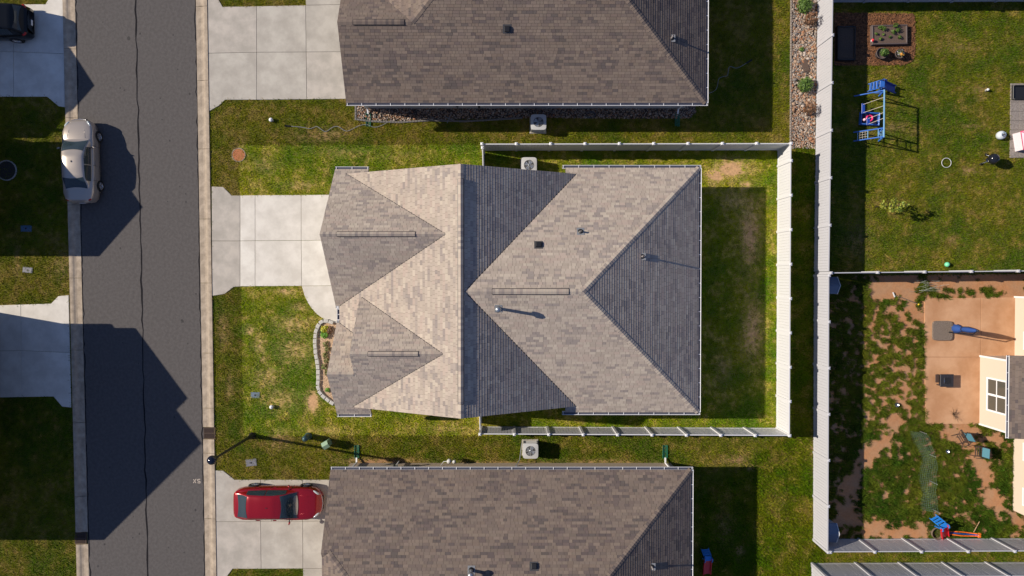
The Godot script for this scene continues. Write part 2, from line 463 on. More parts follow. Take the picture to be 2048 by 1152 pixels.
func build_grass():
	var gm := StandardMaterial3D.new()
	gm.vertex_color_use_as_albedo = true; gm.roughness = 0.9; gm.metallic_specular = 0.12; gm.backlight_enabled = true; gm.backlight = lin(0.05, 0.06, 0.005)
	var xf := {}; var cs := {}
	var step := 0.095
	var r := RandomNumberGenerator.new(); r.seed = 77
	var x := -30.5
	while x < 30.5:
		var z := -16.6
		while z < 17.2:
			var p := Vector2(x + r.randf() * step, z + r.randf() * step)
			z += step
			if is_hard(p): continue
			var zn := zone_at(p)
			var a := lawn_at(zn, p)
			var keep := 1.0 - float(a[1]) * 0.93
			var sc := r.randf_range(0.75, 1.25)
			if zn == "clay":
				keep = clay_cover(p); sc *= 0.6 + 0.6 * keep + 0.9 * maxf(0.0, nz_mid.get_noise_2d(p.x * 2.0, p.y * 2.0))
			if r.randf() > keep: continue
			if zn == "clay":                                  # a second, smaller sprig beside the first
				var p2 := p + Vector2(r.randf_range(-0.06, 0.06), r.randf_range(-0.06, 0.06))
				var s2 := sc * r.randf_range(0.5, 0.9); var c2: Color = a[0]; var v2 := r.randf_range(0.5, 1.6)
				if not xf.has(zn): xf[zn] = []; cs[zn] = []
				xf[zn].append(Transform3D(Basis(Vector3.UP, r.randf() * TAU).scaled(Vector3(s2, s2, s2)), Vector3(p2.x, 0.003, p2.y))); cs[zn].append(Color(c2.r * v2, c2.g * v2, c2.b * v2))
			if zn == "strip": sc *= 1.45
			if not xf.has(zn): xf[zn] = []; cs[zn] = []
			xf[zn].append(Transform3D(Basis(Vector3.UP, r.randf() * TAU).scaled(Vector3(sc, sc * r.randf_range(0.7, 1.2), sc)), Vector3(p.x, 0.003, p.y)))
			var c: Color = a[0]
			var v := r.randf_range(0.5, 1.5)
			cs[zn].append(Color(c.r * v * r.randf_range(0.9, 1.12), c.g * v, c.b * v))
		x += step
	var names := {"lot": ["lawn_grass", "green and gold grass brightened in colour on the lot round the pale roofed house"], "north": ["lawn_grass", "dry brownish grass round the house with the pebble border"],
		"south": ["lawn_grass", "green grass round the house with the red car"], "strip": ["lawn_grass", "lush dark grass in the alley between the white fences"],
		"yard": ["lawn_grass", "short dull grass in the yard with the swing set"], "left": ["lawn_grass", "shaded grass across the street beside the champagne sedan"], "clay": ["weed_clumps", "dark green weed clumps scattered over orange clay"]}
	var t1 := tuft(7, 0.075, 0.125, 0.02, 1); var t2 := tuft(12, 0.10, 0.15, 0.018, 2)
	for k in names:
		if not xf.has(k): continue
		var o := multi(self, names[k][0], t2 if k == "clay" else t1, gm, xf[k], cs[k])
		tag(o, names[k][1], "weeds" if k == "clay" else "grass", "", "stuff")

# ---------------------------------------------------------------- road, kerbs, driveways
func road_left(py: float) -> float: return 150.0 + 0.0243 * py
func road_right(py: float) -> float: return 392.0 + 0.0165 * py

func wavy_strip(b: B, pts: Array, w: float, y: float, jit: float):
	var L := []; var R := []
	for i in pts.size():
		var p: Vector2 = pts[i]; var d: Vector2 = (pts[mini(i + 1, pts.size() - 1)] - pts[maxi(i - 1, 0)]).normalized()
		var s := Vector2(-d.y, d.x); var o := s * rng.randf_range(-jit, jit)
		var wl := w * rng.randf_range(0.5, 1.3) * 0.5
		L.append(p + o - s * wl); R.append(p + o + s * wl)
	for i in pts.size() - 1:
		b.quad(Vector3(L[i].x, y, L[i].y), Vector3(R[i].x, y, R[i].y), Vector3(R[i + 1].x, y, R[i + 1].y), Vector3(L[i + 1].x, y, L[i + 1].y))

func build_road():
	var rp := poly([road_left(-900) - 1, -900, road_right(-900) + 1, -900, road_right(2100) + 1, 2100, road_left(2100) - 1, 2100])
	structure("road", B.new().prism(rp, 0.008, 0.008), M.asphalt, "grey asphalt street with a sealed centre seam", "road")
	block(rp)
	var b := B.new(); var pts := []
	for i in 90: pts.append(P2(271.0 + 0.0217 * (i * 20 - 300) + 3.0 * nz_mid.get_noise_1d(i * 0.9), i * 20 - 300))
	wavy_strip(b, pts, 0.075, 0.014, 0.015)
	var lanes := obj(self, "tar_seam", b, M.tar)
	tag(lanes, "thin wavy black tar seam down the middle of the street", "road seam", "", "structure")
	for side in 2:
		b = B.new(); pts = []
		for i in 150:
			var py := i * 12.0 - 320.0
			pts.append(P2((road_left(py) + 1.5 if side == 0 else road_right(py) - 1.5) + nz_mid.get_noise_1d(i * 0.6 + side * 50.0) * 2.2, py))
		wavy_strip(b, pts, 0.06, 0.013, 0.03)
		tag(obj(self, "asphalt_edge", b, M.tar), "ragged dark asphalt edge along the %s kerb" % ["shaded" if side == 0 else "sunny"], "road edge", "", "structure")
	# oil drips and tar spots
	var sm := B.new()
	for i in 46:
		var py := rng.randf_range(-40, 1190); var px := lerpf(road_left(py) + 12, road_right(py) - 8, rng.randf())
		var c := P2(px, py); var rr := rng.randf_range(0.015, 0.05) * (2.2 if i % 9 == 0 else 1.0); var pl := PackedVector2Array()
		for k in 9: pl.append(c + Vector2(cos(TAU * k / 9), sin(TAU * k / 9) * 1.4) * rr * rng.randf_range(0.6, 1.2))
		sm.prism(pl, 0.012, 0.012)
	tag(obj(self, "road_spots", sm, mt("oil_spot", 0.03, 0.027, 0.028, 0.8)), "small dark oil and tar spots scattered on the asphalt", "road stains", "", "stuff")
	# rolled concrete kerbs
	for side in 2:
		var k := part(self, "kerb")
		tag(k, ["rolled concrete kerb on the shaded side of the street", "rolled tan concrete kerb along the open driveways"][side], "kerb", "", "structure")
		var joints: Array = [-640, -500, -390, -255, -120, 13, 161, 298, 438, 566, 706, 816, 854, 878, 906, 1037, 1175, 1310, 1450] if side == 1 else [-600, -460, -320, -180, -40, 98, 236, 305, 410, 556, 700, 845, 992, 1064, 1088, 1230, 1370]
		for j in joints.size() - 1:
			var y0: float = joints[j]; var y1: float = joints[j + 1]
			if (side == 1 and y0 == 854) or (side == 0 and y0 == 1064): continue
			var a := P2(road_left(y0) if side == 0 else road_right(y0), y0); var c := P2(road_left(y1) if side == 0 else road_right(y1), y1)
			var d := (c - a).normalized(); var o := Vector2(-1, 0) if side == 0 else Vector2(1, 0)
			a += d * 0.008; c -= d * 0.008
			var prof := [[0.0, 0.0], [0.0, 0.016], [0.26, 0.018], [0.36, 0.035], [0.45, 0.065], [0.52, 0.075], [0.64, 0.078], [0.65, 0.0]]
			var kb := B.new()
			for i in prof.size() - 1:
				var p0: Array = prof[i]; var p1: Array = prof[i + 1]
				var q := [a + o * p0[0], c + o * p0[0], c + o * p1[0], a + o * p1[0]]
				kb.quad(Vector3(q[0].x, p0[1], q[0].y), Vector3(q[1].x, p0[1], q[1].y), Vector3(q[2].x, p1[1], q[2].y), Vector3(q[3].x, p1[1], q[3].y))
			for e in [a, c]:
				for i in range(1, prof.size() - 2):
					kb.tri(Vector3(e.x, 0, e.y), Vector3(e.x + o.x * prof[i][0], prof[i][1], e.y), Vector3(e.x + o.x * prof[i + 1][0], prof[i + 1][1], e.y))
				kb.tri(Vector3(e.x, 0, e.y), Vector3(e.x + o.x * 0.64, 0.078, e.y), Vector3(e.x + o.x * 0.65, 0, e.y))
			obj(k, "kerb_section", kb, M.kerb_concrete)
		block(poly([(road_left(-900) - 24) if side == 0 else road_right(-900), -900, (road_left(-900)) if side == 0 else road_right(-900) + 23.5, -900, road_left(2100) if side == 0 else road_right(2100) + 23.5, 2100, (road_left(2100) - 24) if side == 0 else road_right(2100), 2100]))
	# storm drains
	for s in [[419.5, 866.0, "rusty storm drain grate in the tan kerb near the lamp post"], [162.0, 1076.0, "dark storm drain grate in the shaded kerb"]]:
		var c := P(s[0], s[1], 0.02)
		var g := thing("storm_drain", s[2], "drain grate", Vector3(c.x, 0, c.z))
		var fr := B.new()
		for q in [[-0.3, 0, 0.04, 0.64], [0.3, 0, 0.04, 0.64], [0, -0.3, 0.6, 0.04], [0, 0.3, 0.6, 0.04], [0, 0.0, 0.56, 0.035]]: fr.box(Vector3(q[0], 0.03, q[1]), Vector3(q[2], 0.05 if q[1] != 0 else 0.054, q[3]))
		obj(g, "frame", fr, M.iron)
		obj(g, "pit", B.new().box(Vector3(0, 0.011, 0), Vector3(0.56, 0.004, 0.56)), M.black_plastic)
		for i in 9: obj(g, "grate_bar", B.new().box(Vector3(-0.24 + 0.06 * i, 0.03, 0), Vector3(0.026, 0.03, 0.56)), M.iron)
	# white sprayed survey mark
	var sp := B.new()
	for q in [[387, 958.5, 392, 966], [392.5, 958, 386.5, 966], [400.5, 958.5, 395, 958.8], [395, 958.8, 395.3, 962], [395.3, 962, 400.5, 963], [400.5, 963, 400.3, 966], [400.3, 966, 394.8, 965.6]]:
		var a := P(q[0], q[1], 0.013); var c := P(q[2], q[3], 0.013)
		sp.bar(a, c, 0.045, 0.003)
	tag(obj(self, "survey_mark", sp, mt("faded_paint", 0.45, 0.38, 0.32, 0.9)), "pale sprayed X5 mark on the asphalt by the kerb", "road marking")

func slabs(called: String, label: String, groups: Array, category := "driveway"):
	var d := part(self, called)
	tag(d, label, category, "", "structure")
	for g in groups:
		for pl in g[1]:
			var pp := poly(pl)
			block(pp)
			var ins := Geometry2D.offset_polygon(pp, -0.009)
			var lo: PackedVector2Array = ins[0]; var hi: PackedVector2Array = Geometry2D.offset_polygon(pp, -0.02)[0]
			var b: B = B.new().prism(lo, -0.06, 0.044)
			if lo.size() == hi.size():
				b = B.new().prism(hi, 0.049, 0.049)
				b.prism(lo, -0.06, 0.043)
				for i in lo.size():
					# chamfer towards the joint: nearest matching corner
					var j := (i + 1) % lo.size()
					b.quad(Vector3(lo[i].x, 0.043, lo[i].y), Vector3(lo[j].x, 0.043, lo[j].y), Vector3(hi[j].x, 0.049, hi[j].y), Vector3(hi[i].x, 0.049, hi[i].y))
			var key: String = g[0]
			obj(d, "slab", b, M[key + "abc"[rng.randi() % 3]] if M.has(key + "a") else M[key])

func build_driveways():
	slabs("driveway", "concrete driveway and curved walk of the middle house, brightened in colour", [
		["concrete_grey", [[424, 373, 447, 374, 464, 391, 481, 391, 481, 482, 424.5, 482], [424.5, 482, 481, 482, 481, 573, 468, 574, 450, 588, 425, 592]]],  # apron cut off in darker concrete, painting the dimmer tone past the lot edge
		["concrete_pale", [[481, 391, 511, 390.5, 511, 481.5, 481, 482], [511, 390.5, 603, 390, 603, 481, 511, 481.5], [603, 390, 705, 389, 705, 480, 603, 481],
			[481, 482, 511, 481.5, 511, 572.5, 481, 573], [511, 481.5, 603, 481, 604, 572, 511, 572.5], [603, 481, 705, 480, 705, 571, 604, 572],
			[604, 572, 705, 571, 705, 646, 668, 646, 656, 642, 645, 636, 634, 628, 624, 617, 616, 605, 609, 590]]]])
	slabs("driveway", "grey concrete driveway of the house with the pebble border", [["concrete_grey", [
		[415.5, -14, 430, -14, 446, 14, 514, 13, 514, 105, 417, 107], [417, 107, 514, 105, 514, 200, 451, 200, 440, 211, 419, 223],
		[514, 13, 612, 11, 613, 104.5, 514, 105], [514, 105, 613, 104.5, 614, 199, 514, 200], [612, 11, 725, 9, 725, 103.5, 613, 104.5], [613, 104.5, 725, 103.5, 725, 198, 614, 199], [611, -60, 725, -60, 725, 9, 612, 11]]]])
	slabs("driveway", "grey concrete driveway under the red car", [["concrete_grey", [
		[431, 940, 447, 941, 470, 959, 522, 959, 522, 1042, 432.5, 1043], [432.5, 1043, 522, 1042, 523, 1137, 466, 1137, 455, 1152, 434, 1162],
		[522, 959, 606, 959, 606, 1042, 522, 1042], [522, 1042, 606, 1042, 606.5, 1136.5, 523, 1137], [606, 959, 690, 959, 690, 1041, 606, 1042], [606, 1042, 690, 1041, 690, 1136, 606.5, 1136.5], [606.5, 1136.5, 690, 1136, 690, 1215, 607, 1215]]]])
	slabs("driveway", "shaded concrete driveway under the black car", [["concrete_pale", [
		[28, 9, 92, 9, 102, -8, 126.5, -8, 129, 108, 28, 104], [28, 104, 129, 108, 131, 215, 118, 213, 95, 194, 28, 194], [-60, 9, 28, 9, 28, 104, -60, 103], [-60, 103, 28, 104, 28, 194, -60, 194]]]])
	slabs("driveway", "half shaded concrete driveway across the street", [["concrete_pale", [
		[43, 609, 103, 607, 118, 592, 138.5, 590, 141, 705, 43, 701], [43, 701, 141, 705, 143.5, 815, 125, 813, 108, 793, 43, 794], [-60, 612, 43, 609, 43, 701, -60, 703], [-60, 703, 43, 701, 43, 794, -60, 796]]]])

# ---------------------------------------------------------------- houses
class Tabs:                                                # shingle tabs joined into one mesh
	var v := PackedVector3Array(); var n := PackedVector3Array(); var c := PackedColorArray()
	func add(pl: PackedVector2Array, o: Vector3, s: Vector3, u: Vector3, nn: Vector3, v0: float, col: Color, butt: float):
		var top := []; var bot := []
		var area := 0.0
		for i in pl.size(): area += pl[i].cross(pl[(i + 1) % pl.size()])
		if area < 0.0: pl = pl.duplicate(); pl.reverse()
		for p in pl:
			var base := o + s * p.x + u * p.y
			top.append(base + nn * (0.001 + butt * (1.0 - (p.y - v0) / 0.15))); bot.append(base)
		var tn := (nn + u * (butt / 0.15)).normalized()
		for i in range(1, pl.size() - 1):
			for q in [top[0], top[i + 1], top[i]]: v.append(q); n.append(tn); c.append(col)
		for i in pl.size():
			var j := (i + 1) % pl.size(); var e: Vector2 = pl[j] - pl[i]
			if e.y > 0.05 and absf(e.x) < 0.01 or e.length() < 0.01: continue
			var sn := (s * e.y - u * e.x).normalized()
			for q in [top[i], bot[j], bot[i], top[i], top[j], bot[j]]: v.append(q); n.append(sn); c.append(col)
	func mesh() -> ArrayMesh:
		var arr := []; arr.resize(Mesh.ARRAY_MAX)
		arr[Mesh.ARRAY_VERTEX] = v; arr[Mesh.ARRAY_NORMAL] = n; arr[Mesh.ARRAY_COLOR] = c
		var am := ArrayMesh.new(); am.add_surface_from_arrays(Mesh.PRIMITIVE_TRIANGLES, arr)
		return am

const TONES_BRIGHTENED := [Color(0.412, 0.346, 0.290), Color(0.374, 0.314, 0.263), Color(0.442, 0.378, 0.311), Color(0.322, 0.271, 0.237), Color(0.281, 0.239, 0.216), Color(0.395, 0.319, 0.270)]  # middle lot roof: its extra brightness is put into these tones
const TONES_DARK := [Color(0.178, 0.138, 0.114), Color(0.156, 0.120, 0.102), Color(0.198, 0.153, 0.124), Color(0.127, 0.098, 0.089), Color(0.106, 0.085, 0.079), Color(0.170, 0.129, 0.105)]
var tab_mesh: ArrayMesh
var singles := 0

func plane_of(pts: Array) -> Array:
	var n := Vector3.ZERO
	for i in pts.size(): n += (pts[i] as Vector3).cross(pts[(i + 1) % pts.size()])
	n = n.normalized()
	if n.y < 0.0: n = -n
	var s := Vector3.UP.cross(n).normalized(); var u := n.cross(s).normalized()
	if u.y < 0.0: u = -u; s = -s
	var o: Vector3 = pts[0]
	for p in pts:
		if p.y < o.y: o = p
	return [n, s, u, o]

func shingle_face(roof: Node3D, deck: B, T: Tabs, pts: Array, tones: Array, tabs := true, key := "l"):
	var pl3 := plane_of(pts)
	var n: Vector3 = pl3[0]; var s: Vector3 = pl3[1]; var u: Vector3 = pl3[2]; var o: Vector3 = pl3[3]
	deck.slab3(pts, -n * 0.11)
	if not tabs: return
	var pl := PackedVector2Array(); var r := Rect2(Vector2.ZERO, Vector2.ZERO)
	for p in pts:
		var q := Vector2((p - o).dot(s), (p - o).dot(u))
		pl.append(q); r = r.expand(q)
	var pitch := 0.143; var y := r.position.y - 0.02; var row := 0
	while y < r.end.y:
		var x := r.position.x - rng.randf() * 0.33
		var run := 0; var ti := 0
		while x < r.end.x:
			var w: float = [0.336, 0.28, 0.22, 0.168][rng.randi() % 4]
			if run <= 0:
				var g := nz_mid.get_noise_3d(o.x * 3.0 + x * 0.9, o.z * 3.0 + y * 0.9, n.x * 40.0 + n.z * 9.0)
				var k := rng.randf() + g * 0.45
				ti = (4 if rng.randf() < 0.5 else 3) if k > 0.78 else ([0, 1, 2, 5, 0, 1][rng.randi() % 6])
				run = 1 if rng.randf() < 0.7 else 2
			run -= 1
			var rc := PackedVector2Array([Vector2(x + 0.005, y), Vector2(x + w - 0.005, y), Vector2(x + w - 0.005, y + pitch + 0.006), Vector2(x + 0.005, y + pitch + 0.006)])
			var inside := 0
			for q in rc:
				if Geometry2D.is_point_in_polygon(q, pl): inside += 1
			var base: Color = tones[ti]
			var f := rng.randf_range(0.94, 1.06) * (1.0 + 0.07 * nz_big.get_noise_2d(o.x * 2.0 + x * 1.6, o.z * 2.0 + y * 1.6))
			if inside == 4:
				if w > 0.3 and singles < 300:
					singles += 1
					var t := obj(roof, "shingle", tab_mesh, mt("shingle_%s%d" % [key, ti], base.r, base.g, base.b, 0.95))
					t.transform = Transform3D(Basis(-s, n, u), o + s * x + u * y)
				else: T.add(rc, o, s, u, n, y, Color(base.r * f, base.g * f, base.b * f), 0.012)
			else:
				for piece in Geometry2D.intersect_polygons(rc, pl):
					T.add(piece, o, s, u, n, y, Color(base.r * f, base.g * f, base.b * f), 0.012)
			x += w
		y += pitch; row += 1

func make_tab_mesh():
	var T := Tabs.new()
	T.add(PackedVector2Array([Vector2(0.005, 0), Vector2(0.331, 0), Vector2(0.331, 0.149), Vector2(0.005, 0.149)]), Vector3.ZERO, Vector3(-1, 0, 0), Vector3(0, 0, 1), Vector3(0, 1, 0), 0.0, Color.WHITE, 0.012)
	tab_mesh = T.mesh()

# bent cap shingles along a hip or ridge; na and nb are the slopes' normals on either side
func caps(parent: Node3D, a: Vector3, b: Vector3, na: Vector3, nb: Vector3, tones: Array, key: String, half := 0.15, lift := 0.012, called := "cap_shingle"):
	var d := (b - a).normalized(); var L := a.distance_to(b)
	var sa := na.cross(d).normalized(); var sb := nb.cross(d).normalized()
	if sa.y > 0.0: sa = -sa
	if sb.y > 0.0: sb = -sb
	var up := (na + nb).normalized(); var i := 0; var t := 0.0
	while t < L - 0.02:
		var e := minf(t + 0.15, L); var base: Color = tones[[0, 1, 2, 5, 3, 0, 2, 4][rng.randi() % 8]]
		var m := B.new()
		var p0 := a + d * t + up * (lift + 0.014); var p1 := a + d * e + up * (lift + 0.004)
		var l0 := p0 + sa * half; var l1 := p1 + sa * half; var r0 := p0 + sb * half; var r1 := p1 + sb * half
		m.quad(p0, p1, l1, l0); m.quad(p0, r0, r1, p1)
		var dn := -up * 0.014
		m.quad(p0, l0, l0 + dn, p0 + dn); m.quad(p0, p0 + dn, r0 + dn, r0)
		m.quad(l0, l1, l1 + dn, l0 + dn); m.quad(r0, r0 + dn, r1 + dn, r1)
		obj(parent, called, m, mt("shingle_%s%d" % [key, tones.find(base)], base.r, base.g, base.b, 0.95))
		t += 0.143; i += 1

func ridge_vent(house: Node3D, a: Vector3, b: Vector3, na: Vector3, nb: Vector3, tones: Array, key: String):
	var d := (b - a).normalized(); var up := (na + nb).normalized()
	var sa := na.cross(d).normalized(); var sb := nb.cross(d).normalized()
	if sa.y > 0.0: sa = -sa
	if sb.y > 0.0: sb = -sb
	var m := B.new(); var h := 0.17
	for side in [sa, sb]:
		var p: Vector3 = a + up * 0.055; var q: Vector3 = b + up * 0.055
		m.quad(p, q, q + side * h, p + side * h)
		m.quad(p + side * h, q + side * h, q + side * h - up * 0.07, p + side * h - up * 0.07)
		for e in [[p, a], [q, b]]: m.quad(e[0], e[0] + side * h, e[0] + side * h - up * 0.07, e[0] - up * 0.07)
	var v := obj(house, "ridge_vent", m, M.black_plastic)
	caps(v, a + d * 0.01, b - d * 0.01, na, nb, tones, key, 0.138, 0.058)

func gutter(house: Node3D, a: Vector2, b: Vector2, out: Vector2, h: float):   # open K-style trough with strap hangers
	var d := (b - a).normalized(); var o := Vector3(out.x, 0, out.y); var A := Vector3(a.x, h - 0.02, a.y); var Bv := Vector3(b.x, h - 0.02, b.y)
	var m := B.new()
	var prof := [Vector2(0.0, 0.0), Vector2(0.0, -0.11), Vector2(0.08, -0.11), Vector2(0.12, -0.05), Vector2(0.125, 0.0), Vector2(0.142, 0.002), Vector2(0.142, -0.03), Vector2(0.132, -0.05), Vector2(0.09, -0.122), Vector2(-0.01, -0.122)]
	for i in prof.size() - 1:
		var p: Vector2 = prof[i]; var q: Vector2 = prof[i + 1]
		m.quad(A + o * p.x + Vector3(0, p.y, 0), Bv + o * p.x + Vector3(0, p.y, 0), Bv + o * q.x + Vector3(0, q.y, 0), A + o * q.x + Vector3(0, q.y, 0))
	for e in [A, Bv]:
		m.quad(e, e + o * 0.14, e + o * 0.09 - Vector3(0, 0.12, 0), e - Vector3(0, 0.12, 0))
	var g := obj(house, "gutter", m, M.gutter_white)
	obj(g, "trough_bed", B.new().quad_strip([A + o * 0.006 + Vector3(0, -0.05, 0), Bv + o * 0.006 + Vector3(0, -0.05, 0), Bv + o * 0.112 + Vector3(0, -0.05, 0), A + o * 0.112 + Vector3(0, -0.05, 0)]), M.gutter_bed)
	var L := A.distance_to(Bv); var k := maxi(2, int(L / 0.72)); var dd := Vector3(d.x, 0, d.y)
	for i in k + 1:
		var c := A + dd * lerpf(0.05, L - 0.05, float(i) / k) + o * 0.067 + Vector3(0, -0.012, 0)
		obj(g, "hanger", B.new().box(c, Vector3(0.028, 0.006, 0.12) if absf(out.y) > 0.5 else Vector3(0.12, 0.006, 0.028)), M.gutter_white)
	obj(house, "fascia", B.new().box((A + Bv) * 0.5 - o * 0.022 - Vector3(0, 0.08, 0), (Vector3(L, 0.16, 0.02) if absf(out.y) > 0.5 else Vector3(0.02, 0.16, L))), M.trim_white)

func wall(house: Node3D, a: Vector2, b: Vector2, out: Vector2, h: float, m: Material, boards := false, h0 := 0.0) -> MeshInstance3D:
	var L := a.distance_to(b); var c := (a + b) * 0.5 - out * 0.075; var along_x := absf(out.y) > 0.5
	var w := obj(house, "wall", B.new().box(Vector3(c.x, (h + h0) * 0.5, c.y), Vector3(L, h - h0, 0.15) if along_x else Vector3(0.15, h - h0, L)), m)
	if boards:
		var y := h0 + 0.02; var o := Vector3(out.x, 0, out.y); var d := Vector3(b.x - a.x, 0, b.y - a.y); var A := Vector3(a.x, 0, a.y)
		while y < h - 0.02:
			var y1 := minf(y + 0.115, h)
			var s := B.new()
			var p := [A + o * 0.022 + Vector3(0, y, 0), A + o * 0.022 + d + Vector3(0, y, 0), A + o * 0.005 + d + Vector3(0, y1, 0), A + o * 0.005 + Vector3(0, y1, 0)]
			s.quad(p[0], p[1], p[2], p[3]); s.quad(p[0], p[0] - o * 0.02, p[1] - o * 0.02, p[1])
			s.tri(p[0], p[3], p[0] - o * 0.02); s.tri(p[1], p[1] - o * 0.02, p[2])
			obj(w, "siding_board", s, m)
			y += 0.115
	return w

func window_unit(host: Node3D, c: Vector3, out: Vector3, w: float, h: float, cols: int, rows: int):
	var d := out.cross(Vector3.UP).normalized(); var bs := Basis(d, Vector3.UP, out)
	var f := B.new()
	for s in [-1, 1]:
		f.box(c + d * s * w * 0.5 + out * 0.03, Vector3(0.09, h + 0.1, 0.07), bs)
		f.box(c + Vector3.UP * s * h * 0.5 + out * 0.03, Vector3(w - 0.09, 0.09, 0.066), bs)
	var win := obj(host, "window", f, M.gutter_white)
	for i in cols - 1: obj(win, "mullion", B.new().box(c + d * (-w * 0.5 + w * (i + 1) / cols) + out * 0.03, Vector3(0.11, h - 0.09, 0.06), bs), M.gutter_white)
	for i in cols:
		var cx := c + d * (-w * 0.5 + w * (i + 0.5) / cols)
		for k in rows:
			var cy := cx + Vector3.UP * (-h * 0.5 + h * (k + 0.5) / rows)
			obj(win, "pane", B.new().box(cy + out * (0.022 + 0.008 * k), Vector3(w / cols - 0.1, h / rows - 0.05, 0.012), bs), M.glass)
		for k in rows - 1: obj(win, "sash_rail", B.new().box(cx + Vector3.UP * (-h * 0.5 + h * (k + 1) / rows) + out * 0.028, Vector3(w / cols - 0.11, 0.05, 0.05), bs), M.gutter_white)

func vent_box(house: Node3D, p: Vector3, n: Vector3):
	var d := Vector3.RIGHT; var t := d.cross(n).normalized()
	var v := obj(house, "roof_vent", B.new().bevel_box(p + n * 0.06, Vector3(0.27, 0.12, 0.27), 0.03, Basis(d, n, -t)), M.black_plastic)
	obj(v, "flashing", B.new().box(p + n * 0.014, Vector3(0.42, 0.008, 0.42), Basis(d, n, -t)), M.vent_grey)
func vent_pipe(house: Node3D, p: Vector3, n: Vector3, h: float, r := 0.045, cap := false):
	var v := obj(house, "vent_pipe", B.new(true).lathe([Vector2(r, -0.05), Vector2(r, h), Vector2(r * 0.72, h), Vector2(r * 0.72, h - 0.08), Vector2(0, h - 0.08)], 14, Transform3D(Basis.IDENTITY, p)), M.galvanised if cap else M.vent_pipe_grey)
	var q := Basis(Vector3.RIGHT, n, Vector3.RIGHT.cross(n))
	obj(v, "boot", B.new(true).lathe([Vector2(0.14, 0.012), Vector2(0.13, 0.025), Vector2(r + 0.03, 0.04), Vector2(r + 0.015, 0.08), Vector2(r, 0.085)], 16, Transform3D(q, p)), M.black_plastic)
	obj(v, "flashing", B.new().box(p + n * 0.012, Vector3(0.36, 0.006, 0.4), q), M.lead_grey)
	if cap: obj(v, "cap", B.new(true).lathe([Vector2(r, h), Vector2(0.15, h + 0.02), Vector2(0.15, h + 0.12), Vector2(0.11, h + 0.2), Vector2(0, h + 0.24)], 16, Transform3D(Basis.IDENTITY, p)), M.galvanised)

func valley(roof: Node3D, list: Array):
	for v in list:
		obj(roof, "valley_flashing", B.new().bar(v[0] + Vector3(0, 0.008, 0), v[1] + Vector3(0, 0.008, 0), 0.055, 0.014), M.valley_metal)

func nrm(pts: Array) -> Vector3: return plane_of(pts)[0]

